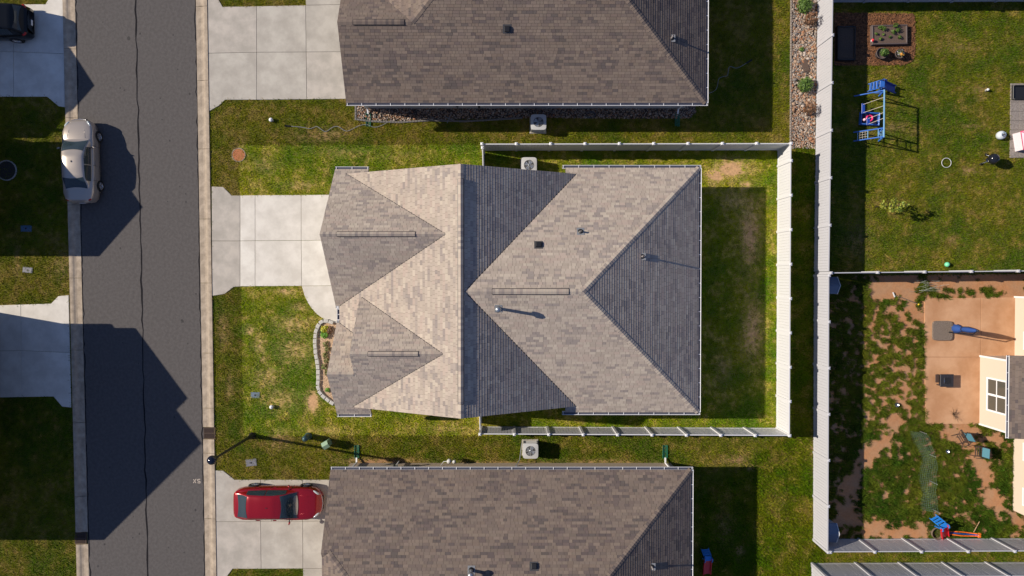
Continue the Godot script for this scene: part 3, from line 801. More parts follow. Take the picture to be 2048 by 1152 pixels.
func build_main_house():
	make_tab_mesh()
	var H := thing("house", "house with taupe shingle roof brightened in colour and two front gables inside the white fence", "house")
	var roof := part(H, "roof"); var deck := B.new(); var T := Tabs.new(); singles = 0
	var A := 2.8; var zN := -5.67; var zS := 6.94; var zr := 0.635; var rh := 5.9525; var xE := 9.62; var xa := 3.315
	var V := func(x, y, z): return Vector3(x, y, z)
	var rearS := [V.call(2.75, A, zS), V.call(xE, A, zS), V.call(xa, rh, zr), V.call(-2.219, rh, zr), V.call(3.30, 2.97, 6.6), V.call(2.75, 2.97, 6.6)]
	var rearN := [V.call(2.75, A, zN), V.call(xE, A, zN), V.call(xa, rh, zr), V.call(-2.219, rh, zr), V.call(3.30, 2.97, -5.33), V.call(2.75, 2.97, -5.33)]
	var rearE := [V.call(xE, A, zN), V.call(xE, A, zS), V.call(xa, rh, zr)]
	var frontE := [V.call(-2.4, 6.05, -5.33), V.call(3.30, 2.97, -5.33), V.call(-2.219, rh, zr), V.call(3.30, 2.97, 6.6), V.call(-2.4, 6.05, 6.6)]
	var frontW := [V.call(-2.4, 6.05, -5.33), V.call(-8.48, 3.01, -5.33), V.call(-3.14, 5.68, -2.08), V.call(-8.9, A, 1.43), V.call(-8.9, A, 2.32), V.call(-7.6, 3.45, 3.135), V.call(-7.6, 3.45, 0.976), V.call(-3.28, 5.61, 3.61), V.call(-8.18, 3.16, 6.6), V.call(-2.4, 6.05, 6.6)]
	var g1N := [V.call(-9.1, A, -5.59), V.call(-7.38, A, -5.59), V.call(-7.38, 3.013, -5.33), V.call(-8.48, 3.013, -5.33), V.call(-3.14, 5.68, -2.08), V.call(-9.1, 5.68, -2.08)]
	var g1S := [V.call(-9.1, A, 1.43), V.call(-8.9, A, 1.43), V.call(-3.14, 5.68, -2.08), V.call(-9.1, 5.68, -2.08)]
	var g2N := [V.call(-7.72, 3.45, 0.976), V.call(-7.6, 3.45, 0.976), V.call(-3.28, 5.61, 3.61), V.call(-7.72, 5.61, 3.61)]
	var g2S := [V.call(-7.72, 5.61, 3.61), V.call(-3.28, 5.61, 3.61), V.call(-8.18, 3.16, 6.6), V.call(-7.27, 3.16, 6.6), V.call(-7.27, A, 7.04), V.call(-9.05, A, 7.04), V.call(-9.05, 4.71, 4.71), V.call(-7.72, 4.71, 4.71)]
	var g3N := [V.call(-9.05, 4.71, 4.71), V.call(-7.6, 4.71, 4.71), V.call(-7.6, 3.45, 3.135), V.call(-8.9, A, 2.32), V.call(-9.05, A, 2.32)]
	for f in [rearS, rearN, rearE, frontE, frontW, g1N, g1S, g2N, g2S, g3N]: shingle_face(roof, deck, T, f, TONES_BRIGHTENED, true, "l")
	obj(roof, "roof_deck", deck, M.felt_light)
	obj(roof, "shingle_field", T.mesh(), vcol_mat("shingles")).set_meta("kind", "stuff")
	var nS := nrm(rearS); var nN := nrm(rearN); var nE := nrm(rearE); var nFE := nrm(frontE); var nFW := nrm(frontW); var n1N := nrm(g1N); var n1S := nrm(g1S)
	caps(roof, V.call(xE, A, zN), V.call(xa, rh, zr), nN, nE, TONES_BRIGHTENED, "l")
	caps(roof, V.call(xE, A, zS), V.call(xa, rh, zr), nS, nE, TONES_BRIGHTENED, "l")
	caps(roof, V.call(-2.2, rh, zr), V.call(-0.95, rh, zr), nN, nS, TONES_BRIGHTENED, "l"); caps(roof, V.call(2.7, rh, zr), V.call(xa, rh, zr), nN, nS, TONES_BRIGHTENED, "l")
	caps(roof, V.call(-2.4, 6.05, -5.33), V.call(-2.4, 6.05, -4.66), nFW, nFE, TONES_BRIGHTENED, "l"); caps(roof, V.call(-2.4, 6.05, 5.95), V.call(-2.4, 6.05, 6.6), nFW, nFE, TONES_BRIGHTENED, "l")
	caps(roof, V.call(-9.1, 5.68, -2.08), V.call(-8.32, 5.68, -2.08), n1N, n1S, TONES_BRIGHTENED, "l"); caps(roof, V.call(-4.56, 5.68, -2.08), V.call(-3.14, 5.68, -2.08), n1N, n1S, TONES_BRIGHTENED, "l")
	caps(roof, V.call(-7.72, 5.61, 3.61), V.call(-6.88, 5.61, 3.61), n1N, n1S, TONES_BRIGHTENED, "l"); caps(roof, V.call(-4.44, 5.61, 3.61), V.call(-3.28, 5.61, 3.61), n1N, n1S, TONES_BRIGHTENED, "l")
	caps(roof, V.call(-9.05, 4.71, 4.71), V.call(-7.72, 4.71, 4.71), n1N, n1S, TONES_BRIGHTENED, "l")
	valley(roof, [[V.call(-8.48, 3.01, -5.33), V.call(-3.14, 5.68, -2.08)], [V.call(-8.9, A, 1.43), V.call(-3.14, 5.68, -2.08)], [V.call(-7.6, 3.45, 0.976), V.call(-3.28, 5.61, 3.61)], [V.call(-8.18, 3.16, 6.6), V.call(-3.28, 5.61, 3.61)],
		[V.call(3.30, 2.97, -5.33), V.call(-2.219, rh, zr)], [V.call(3.30, 2.97, 6.6), V.call(-2.219, rh, zr)], [V.call(-8.9, A, 2.32), V.call(-7.6, 3.45, 3.135)]])
	ridge_vent(H, V.call(-0.93, rh, zr), V.call(2.68, rh, zr), nN, nS, TONES_BRIGHTENED, "l")
	ridge_vent(H, V.call(-2.4, 6.05, -4.64), V.call(-2.4, 6.05, 5.93), nFW, nFE, TONES_BRIGHTENED, "l")
	ridge_vent(H, V.call(-8.3, 5.68, -2.08), V.call(-4.58, 5.68, -2.08), n1N, n1S, TONES_BRIGHTENED, "l")
	ridge_vent(H, V.call(-6.86, 5.61, 3.61), V.call(-4.46, 5.61, 3.61), n1N, n1S, TONES_BRIGHTENED, "l")
	# gutters
	gutter(H, Vector2(2.6, zN), Vector2(xE + 0.12, zN), Vector2(0, -1), A)
	gutter(H, Vector2(xE, zN), Vector2(xE, zS), Vector2(1, 0), A - 0.002)
	gutter(H, Vector2(2.6, zS), Vector2(xE + 0.12, zS), Vector2(0, 1), A)
	gutter(H, Vector2(-9.1, -5.59), Vector2(-7.38, -5.59), Vector2(0, -1), A)
	gutter(H, Vector2(-9.05, 7.04), Vector2(-7.27, 7.04), Vector2(0, 1), A)
	gutter(H, Vector2(-8.9, 1.56), Vector2(-8.9, 2.2), Vector2(-1, 0), A)
	gutter(H, Vector2(-9.1, 1.43), Vector2(-8.92, 1.43), Vector2(0, 1), A); gutter(H, Vector2(-9.05, 2.32), Vector2(-8.92, 2.32), Vector2(0, -1), A)
	# walls
	var wm: Material = M.siding_beige
	wall(H, Vector2(-8.7, -5.2), Vector2(9.2, -5.2), Vector2(0, -1), 2.72, wm, true)
	wall(H, Vector2(-8.7, 6.48), Vector2(9.2, 6.48), Vector2(0, 1), 2.72, wm, true)
	wall(H, Vector2(9.25, -5.05), Vector2(9.25, 6.33), Vector2(1, 0), 2.7, wm, true)
	wall(H, Vector2(-8.75, -5.05), Vector2(-8.75, 1.2), Vector2(-1, 0), 2.7, wm, true)
	wall(H, Vector2(-7.3, 1.2), Vector2(-7.3, 2.5), Vector2(-1, 0), 2.7, wm, true)
	wall(H, Vector2(-8.75, 2.5), Vector2(-8.75, 6.33), Vector2(-1, 0), 2.7, wm, true)
	wall(H, Vector2(-8.7, 1.05), Vector2(-7.3, 1.05), Vector2(0, 1), 2.69, wm); wall(H, Vector2(-8.7, 2.65), Vector2(-7.3, 2.65), Vector2(0, -1), 2.69, wm)
	var gd := obj(H, "garage_door", B.new().box(Vector3(-8.79, 1.1, -2.1), Vector3(0.04, 2.2, 4.9)), M.trim_white)
	for i in 4: obj(gd, "door_panel", B.new().bevel_box(Vector3(-8.825, 0.3 + 0.54 * i, -2.1), Vector3(4.8, 0.05, 0.5), 0.01, Basis(Vector3(0, 0, 1), Vector3(-1, 0, 0), Vector3(0, -1, 0))), M.trim_white)
	var fd := obj(H, "front_door", B.new().box(Vector3(-7.34, 1.02, 1.85), Vector3(0.05, 2.04, 0.92)), mt("door_brown", 0.12, 0.05, 0.03, 0.5))
	obj(fd, "door_knob", B.new(true).lathe([Vector2(0, -0.03), Vector2(0.03, 0), Vector2(0, 0.03)], 10, Transform3D(Basis.IDENTITY, Vector3(-7.4, 1.0, 1.5))), M.chrome)
	for s in [[Vector3(-8.78, 2.7, -5.2), Vector3(-8.78, 5.5, -2.08), Vector3(-8.78, 2.7, 1.1)], [Vector3(-8.78, 2.7, 2.6), Vector3(-8.78, 4.55, 4.71), Vector3(-8.78, 2.7, 6.6)],
			[Vector3(-7.6, 3.3, 0.98), Vector3(-7.6, 5.5, 3.61), Vector3(-7.6, 4.5, 4.71), Vector3(-7.6, 3.3, 3.1)], [Vector3(-2.4, 5.95, -5.12), Vector3(-8.3, 2.72, -5.12), Vector3(2.9, 2.72, -5.12)], [Vector3(-2.4, 5.95, 6.4), Vector3(-8.3, 2.72, 6.4), Vector3(2.9, 2.72, 6.4)]]:
		obj(H, "gable_wall", B.new().slab3(s, Vector3(0.1, 0, 0) if s[0].x == s[1].x else Vector3(0, 0, 0.1 * signf(-s[0].z))), wm)
	block(rect_poly(-8.7, -5.15, 9.2, 6.45))
	# roof fittings
	var at := func(px, py, h0): 
		var p := P(px, py, h0)
		for k in 6: p = P(px, py, 2.8 + 0.5 * minf(p.z - zN, zS - p.z) if p.x < 3.4 or absf(p.z - zr) > p.x - xa else 2.8 + 0.5 * (xE - p.x))
		return p
	vent_box(H, at.call(1077, 490, 5.0), nN)
	vent_pipe(H, at.call(1161, 463, 4.9), nN, 0.28)
	vent_pipe(H, at.call(1284, 513, 4.3), nE, 0.42)
	vent_pipe(H, at.call(997, 617, 5.5), nS, 0.95, 0.075, true)

func neighbour(label: String, ze: float, dir: float, xf: float, xE: float, xg: float, tones: Array, siding: Material, w: float, clipped := false) -> Array:
	var H := thing("house", label, "house")
	var roof := part(H, "roof"); var deck := B.new(); var T := Tabs.new(); singles = 0
	var A := 2.8; var zr := ze + dir * 6.3; var rh := 5.95; var zg := ze + dir * w; var gh := 2.8 + 0.5 * w; var zf := ze + dir * 12.6; var hx := xg + (rh - gh) * 2.0
	var xW := xg - w; var zb := zg + dir * w
	var near := [Vector3(xf, A, ze), Vector3(xE, A, ze), Vector3(xE - 6.3, rh, zr), Vector3(hx, rh, zr), Vector3(xg, gh, zg), Vector3(xf, gh, zg)]
	var east := [Vector3(xE, A, ze), Vector3(xE, A, zf), Vector3(xE - 6.3, rh, zr)]
	var far := [Vector3(xE, A, zf), Vector3(xW, A, zf), Vector3(hx, rh, zr), Vector3(xE - 6.3, rh, zr)]
	var gfar := [Vector3(xf, gh, zg), Vector3(xg, gh, zg), Vector3(xW, A, zb), Vector3(xf, A, zb)]
	var west := [Vector3(xg, gh, zg), Vector3(hx, rh, zr), Vector3(xW, A, zf), Vector3(xW, A, zb)]
	if clipped:                                            # the west slope runs out over the front gable wall
		var ht := gh + 0.5 * (xf - xg); var dz := xg - xf
		gfar = [Vector3(xf, gh, zg), Vector3(xg, gh, zg), Vector3(xf, ht, zg + dir * dz)]
		west = [Vector3(xg, gh, zg), Vector3(hx, rh, zr), Vector3(xf, ht, zf - dir * (ht - A) * 2.0), Vector3(xf, ht, zg + dir * dz)]
		far = [Vector3(xE, A, zf), Vector3(xf, A, zf), Vector3(xf, ht, zf - dir * (ht - A) * 2.0), Vector3(hx, rh, zr), Vector3(xE - 6.3, rh, zr)]
		zb = zf - dir * 0.5
	for f in [near, east, gfar, west]: shingle_face(roof, deck, T, f, tones, true, "d")
	shingle_face(roof, deck, T, far, tones, false)
	obj(roof, "roof_deck", deck, M.felt_dark)
	obj(roof, "shingle_field", T.mesh(), vcol_mat("shingles")).set_meta("kind", "stuff")
	var nn := nrm(near); var ne := nrm(east); var nw := nrm(west); var ng := nrm(gfar)
	caps(roof, Vector3(xE, A, ze), Vector3(xE - 6.3, rh, zr), nn, ne, tones, "d")
	caps(roof, Vector3(xg, gh, zg), Vector3(hx, rh, zr), nn, nw, tones, "d")
	if clipped: caps(roof, Vector3(xf, gh, zg), Vector3(xg, gh, zg), nn, ng, tones, "d")
	else:
		caps(roof, Vector3(xf, gh, zg), Vector3(xf + 0.8, gh, zg), nn, ng, tones, "d"); caps(roof, Vector3(xf + 3.3, gh, zg), Vector3(xg, gh, zg), nn, ng, tones, "d")
		ridge_vent(H, Vector3(xf + 0.78, gh, zg), Vector3(xf + 3.28, gh, zg), nn, ng, tones, "d")
	gutter(H, Vector2(xf, ze), Vector2(xE + 0.12, ze), Vector2(0, -dir), A)
	gutter(H, Vector2(xE, minf(ze, zf)), Vector2(xE, maxf(ze, zf)), Vector2(1, 0), A - 0.002)
	var zw := ze + dir * 0.42; var zfw := zf - dir * 0.42
	wall(H, Vector2(xf + 0.4, zw), Vector2(xE - 0.4, zw), Vector2(0, -dir), 2.7, siding, true)
	wall(H, Vector2(xE - 0.4, minf(zw, zfw)), Vector2(xE - 0.4, maxf(zw, zfw)), Vector2(1, 0), 2.68, siding)
	wall(H, Vector2(xf + 0.4, zfw), Vector2(xE - 0.4, zfw), Vector2(0, dir), 2.68, siding)
	wall(H, Vector2(xf + 0.4, minf(zw, zfw)), Vector2(xf + 0.4, maxf(zw, zfw)), Vector2(-1, 0), 2.66, siding)
	obj(H, "gable_wall", B.new().slab3([Vector3(xf + 0.35, A - 0.1, ze + dir * 0.4), Vector3(xf + 0.35, gh - 0.1, zg), Vector3(xf + 0.35, A - 0.1, zb)], Vector3(0.1, 0, 0)), siding)
	block(rect_poly(xf + 0.45, minf(zw, zfw), xE - 0.45, maxf(zw, zfw)))
	return [H, nn, ne]

func downspout(H: Node3D, x: float, ze: float, dir: float, lean: float, m: Material):   # elbow from the gutter to the wall, down, and out onto a splash block
	var zw := ze + dir * 0.38
	var m2 := B.new()
	m2.bar(Vector3(x, 2.7, ze - dir * 0.07), Vector3(x - lean * 0.02, 2.4, zw - dir * 0.05), 0.08, 0.06)
	m2.bar(Vector3(x - lean * 0.02, 2.42, zw - dir * 0.05), Vector3(x - lean * 0.02, 0.2, zw - dir * 0.05), 0.08, 0.06)
	m2.bar(Vector3(x - lean * 0.02, 0.22, zw - dir * 0.05), Vector3(x - lean * 0.04, 0.12, zw - dir * 0.3), 0.08, 0.06)
	obj(H, "downspout", m2, m)
	var s := thing("splash_block", "", "splash block", Vector3(x - lean * 0.04, 0, zw - dir * 0.62), 0.0, "green splash blocks")
	var t := B.new()
	for k in [[0, 0.02, 0.0, 0.24, 0.02, 0.72], [-0.12, 0.05, 0.0, 0.02, 0.08, 0.72], [0.12, 0.05, 0.0, 0.02, 0.08, 0.72], [0, 0.05, dir * 0.35, 0.22, 0.08, 0.02]]: t.box(Vector3(k[0], k[1], k[2]), Vector3(k[3], k[4], k[5]))
	obj(s, "trough", t, M.green_plastic)
	for i in 3: obj(s, "rib", B.new().box(Vector3(-0.06 + 0.06 * i, 0.036, 0), Vector3(0.015, 0.014, 0.6)), M.green_plastic)
	return s

func build_neighbours():
	var ze := (207.0 - 556.0) * 0.02579
	var N := neighbour("long house with dark brown shingle roof, grey walls and a pebble border", ze, -1.0, -8.52, 9.95, -4.88, TONES_DARK, M.siding_grey, 3.48)
	var nh: Node3D = N[0]
	vent_box(nh, Vector3((1014.0 - 1024) * 0.0243, 2.8 + 0.5 * 3.2, ze - 3.2), N[1])
	vent_pipe(nh, Vector3(7.95, 2.8 + 0.5 * (9.95 - 7.95), -11.95), N[2], 0.42)
	downspout(nh, -8.0, ze, -1.0, -1.0, M.gutter_white).set_meta("label", "green splash block in the pebble border near the grey driveway")
	downspout(nh, 9.2, ze, -1.0, 1.0, M.gutter_white).set_meta("label", "green splash block at the shaded back end of the pebble border")
	var zs := (941.0 - 556.0) * 0.02579
	var S := neighbour("long house with dark brown shingle roof and tan walls beside the red car", zs, 1.0, -9.4, 9.26, -9.05, TONES_DARK, M.siding_tan, 3.6, true)
	var sh: Node3D = S[0]
	vent_box(sh, Vector3(1.07, 2.8 + 0.5 * 4.15, zs + 4.15), S[1])
	vent_pipe(sh, Vector3(-1.98, 2.8 + 0.5 * 4.3, zs + 4.3), S[1], 0.5, 0.07, true)
	vent_pipe(sh, Vector3(7.02, 2.8 + 0.5 * (9.26 - 7.02), 14.5), S[2], 0.42)
	downspout(sh, -8.62, zs, 1.0, 1.0, M.gutter_white).set_meta("label", "green splash block on the tan house corner near the red car")
	downspout(sh, 8.5, zs, 1.0, -1.0, M.gutter_white).set_meta("label", "green splash block at the back corner of the tan house")
	window_unit(sh, Vector3(-0.95, 1.9, zs + 0.42), Vector3(0, 0, -1), 0.85, 1.1, 1, 2)
	# houses across the street: just out of the picture, their gables shade the road
	var simple := func(label, gables):
		var H := thing("house", label, "house")
		var d := B.new()
		for g in gables:                                    # x front, x back, ridge z, ridge h, south eave z/h, north eave z/h
			var f0 := Vector3(g[0], g[3], g[2]); var f1 := Vector3(g[1], g[3], g[2])
			var n1 := [Vector3(g[0], g[5], g[4]), Vector3(g[1], g[5], g[4]), f1, f0]; var n2 := [Vector3(g[0], g[7], g[6]), Vector3(g[1], g[7], g[6]), f1, f0]
			d.slab3(n1, Vector3(0, -0.1, 0)); d.slab3(n2, Vector3(0, -0.1, 0))
			var x: float = minf(g[0] - 0.3, -28.9)
			obj(H, "gable_wall", B.new().slab3([Vector3(x, 0, g[4] - 0.35), Vector3(x, g[5], g[4] - 0.35), Vector3(x, g[3] - 0.12, g[2]), Vector3(x, g[7], g[6] + 0.35), Vector3(x, 0, g[6] + 0.35)], Vector3(-0.12, 0, 0)), M.siding_beige)
			for z in [g[4] - 0.4, g[6] + 0.4]:
				obj(H, "wall", B.new().box(Vector3((-28.95 + g[1]) * 0.5, 1.35, z), Vector3(-28.95 - g[1], 2.7, 0.12)), M.siding_beige)
		obj(H, "roof", d, M.felt_dark)
	simple.call("gabled house across the street behind the half shaded driveway", [[-26.33, -31.0, 5.26, 5.21, 8.72, 3.4, 1.86, 3.4], [-28.39, -40.0, 7.29, 7.0, 13.69, 3.52, 1.5, 3.86]])
	simple.call("gabled house across the street behind the black car", [[-27.38, -40.0, -5.14, 4.34, -1.98, 2.8, -8.3, 2.8], [-30.0, -40.0, -11.87, 4.34, -8.5, 2.7, -15.5, 2.7]])

# ---------------------------------------------------------------- fences
var slat_meshes := {}
func fence(label: String, posts: Array, m: Material, group: String, slat := 0.152, last_post := true, H := 1.8):
	var F := thing("fence", label, "fence", Vector3.ZERO, 0.0, group)
	for i in posts.size():
		var p: Vector2 = posts[i]
		if i < posts.size() - 1 or last_post:
			var pb := B.new(); pb.box(Vector3(p.x, (H + 0.03) * 0.5, p.y), Vector3(0.127, H + 0.03, 0.127))
			var po := obj(F, "post", pb, m)
			var cp := B.new(); cp.box(Vector3(p.x, H + 0.045, p.y), Vector3(0.15, 0.03, 0.15)); cp.box(Vector3(p.x, H + 0.075, p.y), Vector3(0.15, 0.03, 0.15), Basis.IDENTITY, 0.25)
			obj(po, "post_cap", cp, m)
		if i == posts.size() - 1: continue
		var q: Vector2 = posts[i + 1]; var d := (q - p).normalized(); var L := p.distance_to(q) - 0.127
		var a := p + d * 0.0635; var yaw := -atan2(d.y, d.x); var bs := Basis(Vector3.UP, yaw)
		for r in [[H - 0.02, 0.09], [0.16, 0.14]]:
			var c := a + d * L * 0.5
			obj(F, "rail", B.new().box(Vector3(c.x, r[0] - r[1] * 0.5, c.y), Vector3(L, r[1], 0.05), bs), m)
		var n := maxi(1, int(round(L / slat))); var w := L / n
		var key := "%d_%s" % [int(w * 1000.0), H]
		if not slat_meshes.has(key):
			var sb := B.new()
			sb.box(Vector3.ZERO, Vector3(w - 0.012, H - 0.21, 0.022)); sb.box(Vector3(w * 0.5 - 0.004, 0, 0), Vector3(0.008, H - 0.21, 0.014))
			slat_meshes[key] = sb.mesh()
		for k in n:
			var c := a + d * w * (k + 0.5)
			var o := obj(F, "slat", slat_meshes[key], m)
			o.transform = Transform3D(bs * Basis(Vector3.RIGHT, rng.randf_range(-0.006, 0.006)), Vector3(c.x, (H + 0.05) * 0.5, c.y))
func posts_line(a: Vector2, b: Vector2, n: int) -> Array:
	var r := []
	for i in n + 1: r.append(a.lerp(b, float(i) / n))
	return r

func build_fences():
	var T := 1.8
	var g := "white privacy fences"
	var NE := P2(1582, 287, T); var SE := P2(1579, 871, T); var NW := P2(964, 288, T); var SW := P2(960, 868, T)
	fence("white vinyl fence run along the dry lawn by the pebble border house", posts_line(NW, NE, 9), M.white_vinyl, g, 0.152, false)
	var e := posts_line(SE, SE.lerp(NE, 8.0 / 8.5), 8); e.append(NE); e.reverse()
	fence("white vinyl fence run closing the back of the middle lot", e, M.white_vinyl, g)
	fence("white vinyl fence run beside the tan walled house", posts_line(SW, SE, 9), M.white_vinyl, g, 0.152, false)
	fence("short white fence return next to the cooling unit beside the dark roof slope", [NW + Vector2(0.03, 0.2), Vector2(NW.x + 0.06, -5.3)], M.white_vinyl, g, 0.152, true)
	fence("short white fence return from the tan house side to the middle house", [Vector2(SW.x - 0.04, 6.6), SW + Vector2(-0.0, -0.14)], M.white_vinyl, g, 0.152, false)
	var a := P2(1666, -25, T); var c := P2(1658, 545, T); var b := P2(1656, 1104, T)
	fence("long dimmed white fence along the swing set yard", posts_line(a, c, 6), M.dimmed_vinyl, g, 0.152, false)
	fence("long dimmed white fence along the weedy clay yard", posts_line(c + Vector2(0, 0.16), b, 6), M.dimmed_vinyl, g)
	fence("dimmed white fence between the swing set yard and the clay yard", posts_line(c + Vector2(0.1, 0.02), P2(2130, 541, T), 5), M.dimmed_vinyl, g)
	fence("dimmed white fence behind the mulch bed with the raised planter", posts_line(a + Vector2(0.1, 0.05), P2(2130, -25, T), 5), M.dimmed_vinyl, g)
	var s := posts_line(b, b + Vector2(2.49 * 5, -0.06), 5); s[0] = b + Vector2(0.12, 0)
	fence("dimmed white fence behind the red and blue slide at the clay yard", s, M.dimmed_vinyl, g)
	var d := P2(1623, 1126); var s2 := posts_line(d, d + Vector2(2.43 * 5, -0.05), 5)
	fence("dimmed white fence across the grass strip behind the clay yard fence", s2, M.dimmed_vinyl, g)
	fence("dimmed white fence running back from the grass strip corner", posts_line(d + Vector2(0, 0.1), d + Vector2(0.05, 7.4), 3), M.dimmed_vinyl, g)

# ---------------------------------------------------------------- beds, rocks, plants
func rock_mesh(sd: int) -> ArrayMesh:
	var r := RandomNumberGenerator.new(); r.seed = sd
	var b := B.new(true); var rows := 4; var seg := 7; var ring := []
	for i in rows + 1:
		var th := PI * i / rows; var l := []
		for k in seg:
			var ph := TAU * k / seg; var q := r.randf_range(0.82, 1.12)
			if i == 0 or i == rows: q = 1.0
			l.append(Vector3(sin(th) * cos(ph) * q, cos(th) * 0.62 * (q if i > 0 and i < rows else 0.9), sin(th) * sin(ph) * q * 0.8))
		ring.append(l)
	for i in rows:
		for k in seg:
			var k2 := (k + 1) % seg
			if i == 0: b.tri(ring[0][0], ring[1][k], ring[1][k2])
			elif i == rows - 1: b.tri(ring[i][k2], ring[i][k], ring[rows][0])
			else: b.quad(ring[i][k], ring[i + 1][k], ring[i + 1][k2], ring[i][k2])
	return b.mesh()

const ROCKS := [Color(0.289, 0.170, 0.102), Color(0.357, 0.246, 0.170), Color(0.238, 0.204, 0.178), Color(0.170, 0.153, 0.145), Color(0.383, 0.306, 0.238), Color(0.306, 0.145, 0.076), Color(0.425, 0.357, 0.306)]
func rock_bed(called: String, label: String, pl: PackedVector2Array, count: int, big: int, r0: float, r1: float, b0: float, b1: float):
	var bed := thing(called, label, "rock bed")
	obj(bed, "bed_soil", B.new().prism(pl, 0.009, 0.009), M.dark_soil)
	block(pl)
	var r := Rect2(pl[0], Vector2.ZERO)
	for p in pl: r = r.expand(p)
	var meshes := [rock_mesh(1), rock_mesh(2), rock_mesh(3)]
	var xfs := [[], [], []]; var cs := [[], [], []]; var n := 0; var guard := 0
	while n < count and guard < count * 6:
		guard += 1
		var p := Vector2(rng.randf_range(r.position.x, r.end.x), rng.randf_range(r.position.y, r.end.y))
		if not Geometry2D.is_point_in_polygon(p, pl): continue
		var is_big := n < big
		var s := rng.randf_range(b0, b1) if is_big else rng.randf_range(r0, r1)
		var k := rng.randi() % 3; var c: Color = ROCKS[rng.randi() % ROCKS.size()]
		var xf := Transform3D(Basis.from_euler(Vector3(rng.randf_range(-0.3, 0.3), rng.randf() * TAU, rng.randf_range(-0.3, 0.3))).scaled(Vector3(s, s, s)), Vector3(p.x, 0.012 + s * 0.4 + rng.randf() * 0.03, p.y))
		if is_big:
			var ci := rng.randi() % ROCKS.size(); var cc: Color = ROCKS[ci]
			obj(bed, "rock", meshes[k], mt("rock%d" % ci, cc.r, cc.g, cc.b, 0.85)).transform = xf
		else:
			xfs[k].append(xf); var v := rng.randf_range(0.75, 1.25); cs[k].append(Color(c.r * v, c.g * v, c.b * v))
		n += 1
	for k in 3: multi(bed, "pebbles", meshes[k], vcol_mat("pebble", 0.85), xfs[k], cs[k])
	return bed

func leafy(parent: Node3D, called: String, c: Vector3, rx: float, ry: float, rz: float, count: int, leaf: float, cols: Array, hollow := 0.35) -> MeshInstance3D:
	var v := PackedVector3Array(); var cl := PackedColorArray()
	for i in count:
		var d := Vector3(rng.randf_range(-1, 1), rng.randf_range(-1, 1), rng.randf_range(-1, 1)).normalized()
		var rr := pow(rng.randf_range(hollow, 1.0), 0.5) * (0.82 + 0.3 * nz_fine.get_noise_3d(d.x * 0.9 + c.x, d.y * 0.9, d.z * 0.9 + c.z))
		var p := c + Vector3(d.x * rx, d.y * ry, d.z * rz) * rr
		if p.y < 0.015: p.y = 0.02 + rng.randf() * 0.05
		var a := Vector3(rng.randf_range(-1, 1), rng.randf_range(-0.3, 0.6), rng.randf_range(-1, 1)).normalized(); var l := leaf * rng.randf_range(0.6, 1.3)
		var b := a.cross(d + Vector3(0.01, 0.4, 0)).normalized() * l * 0.32
		var col: Color = cols[rng.randi() % cols.size()]; var f := rng.randf_range(0.75, 1.25)
		for q in [p - a * l * 0.5, p + b, p + a * l * 0.5, p - a * l * 0.5, p + a * l * 0.5, p - b]:
			v.append(q); cl.append(Color(col.r * f, col.g * f, col.b * f))
	var am := flat_mesh(v, cl)
	if not M.has("foliage"):
		var fm := StandardMaterial3D.new(); fm.vertex_color_use_as_albedo = true; fm.roughness = 0.6; fm.backlight_enabled = true; fm.backlight = lin(0.04, 0.06, 0.005)
		M["foliage"] = fm
	return obj(parent, called, am, M.foliage)

func plant(called: String, label: String, at: Vector3, r: float, h: float, count: int, leaf: float, cols: Array, category := "plant", group := "") -> Node3D:
	var t := thing(called, label, category, Vector3(at.x, at.y, at.z), 0.0, group)
	leafy(t, "foliage", Vector3(0, h * 0.5, 0), r, h * 0.55, r, count, leaf, cols)
	var st := B.new(true)
	for i in 4:
		var a := TAU * i / 4.0 + 0.4
		st.tube([Vector3(0, 0, 0), Vector3(cos(a) * r * 0.3, h * 0.4, sin(a) * r * 0.3), Vector3(cos(a) * r * 0.6, h * 0.75, sin(a) * r * 0.6)], 0.012, 0.005, 5)
	obj(t, "stem", st, M.bark)
	return t

const GREENS := [Color(0.045, 0.10, 0.012), Color(0.075, 0.14, 0.016), Color(0.10, 0.17, 0.02)]
const BROWNS := [Color(0.16, 0.07, 0.03), Color(0.10, 0.055, 0.03), Color(0.2, 0.1, 0.05)]

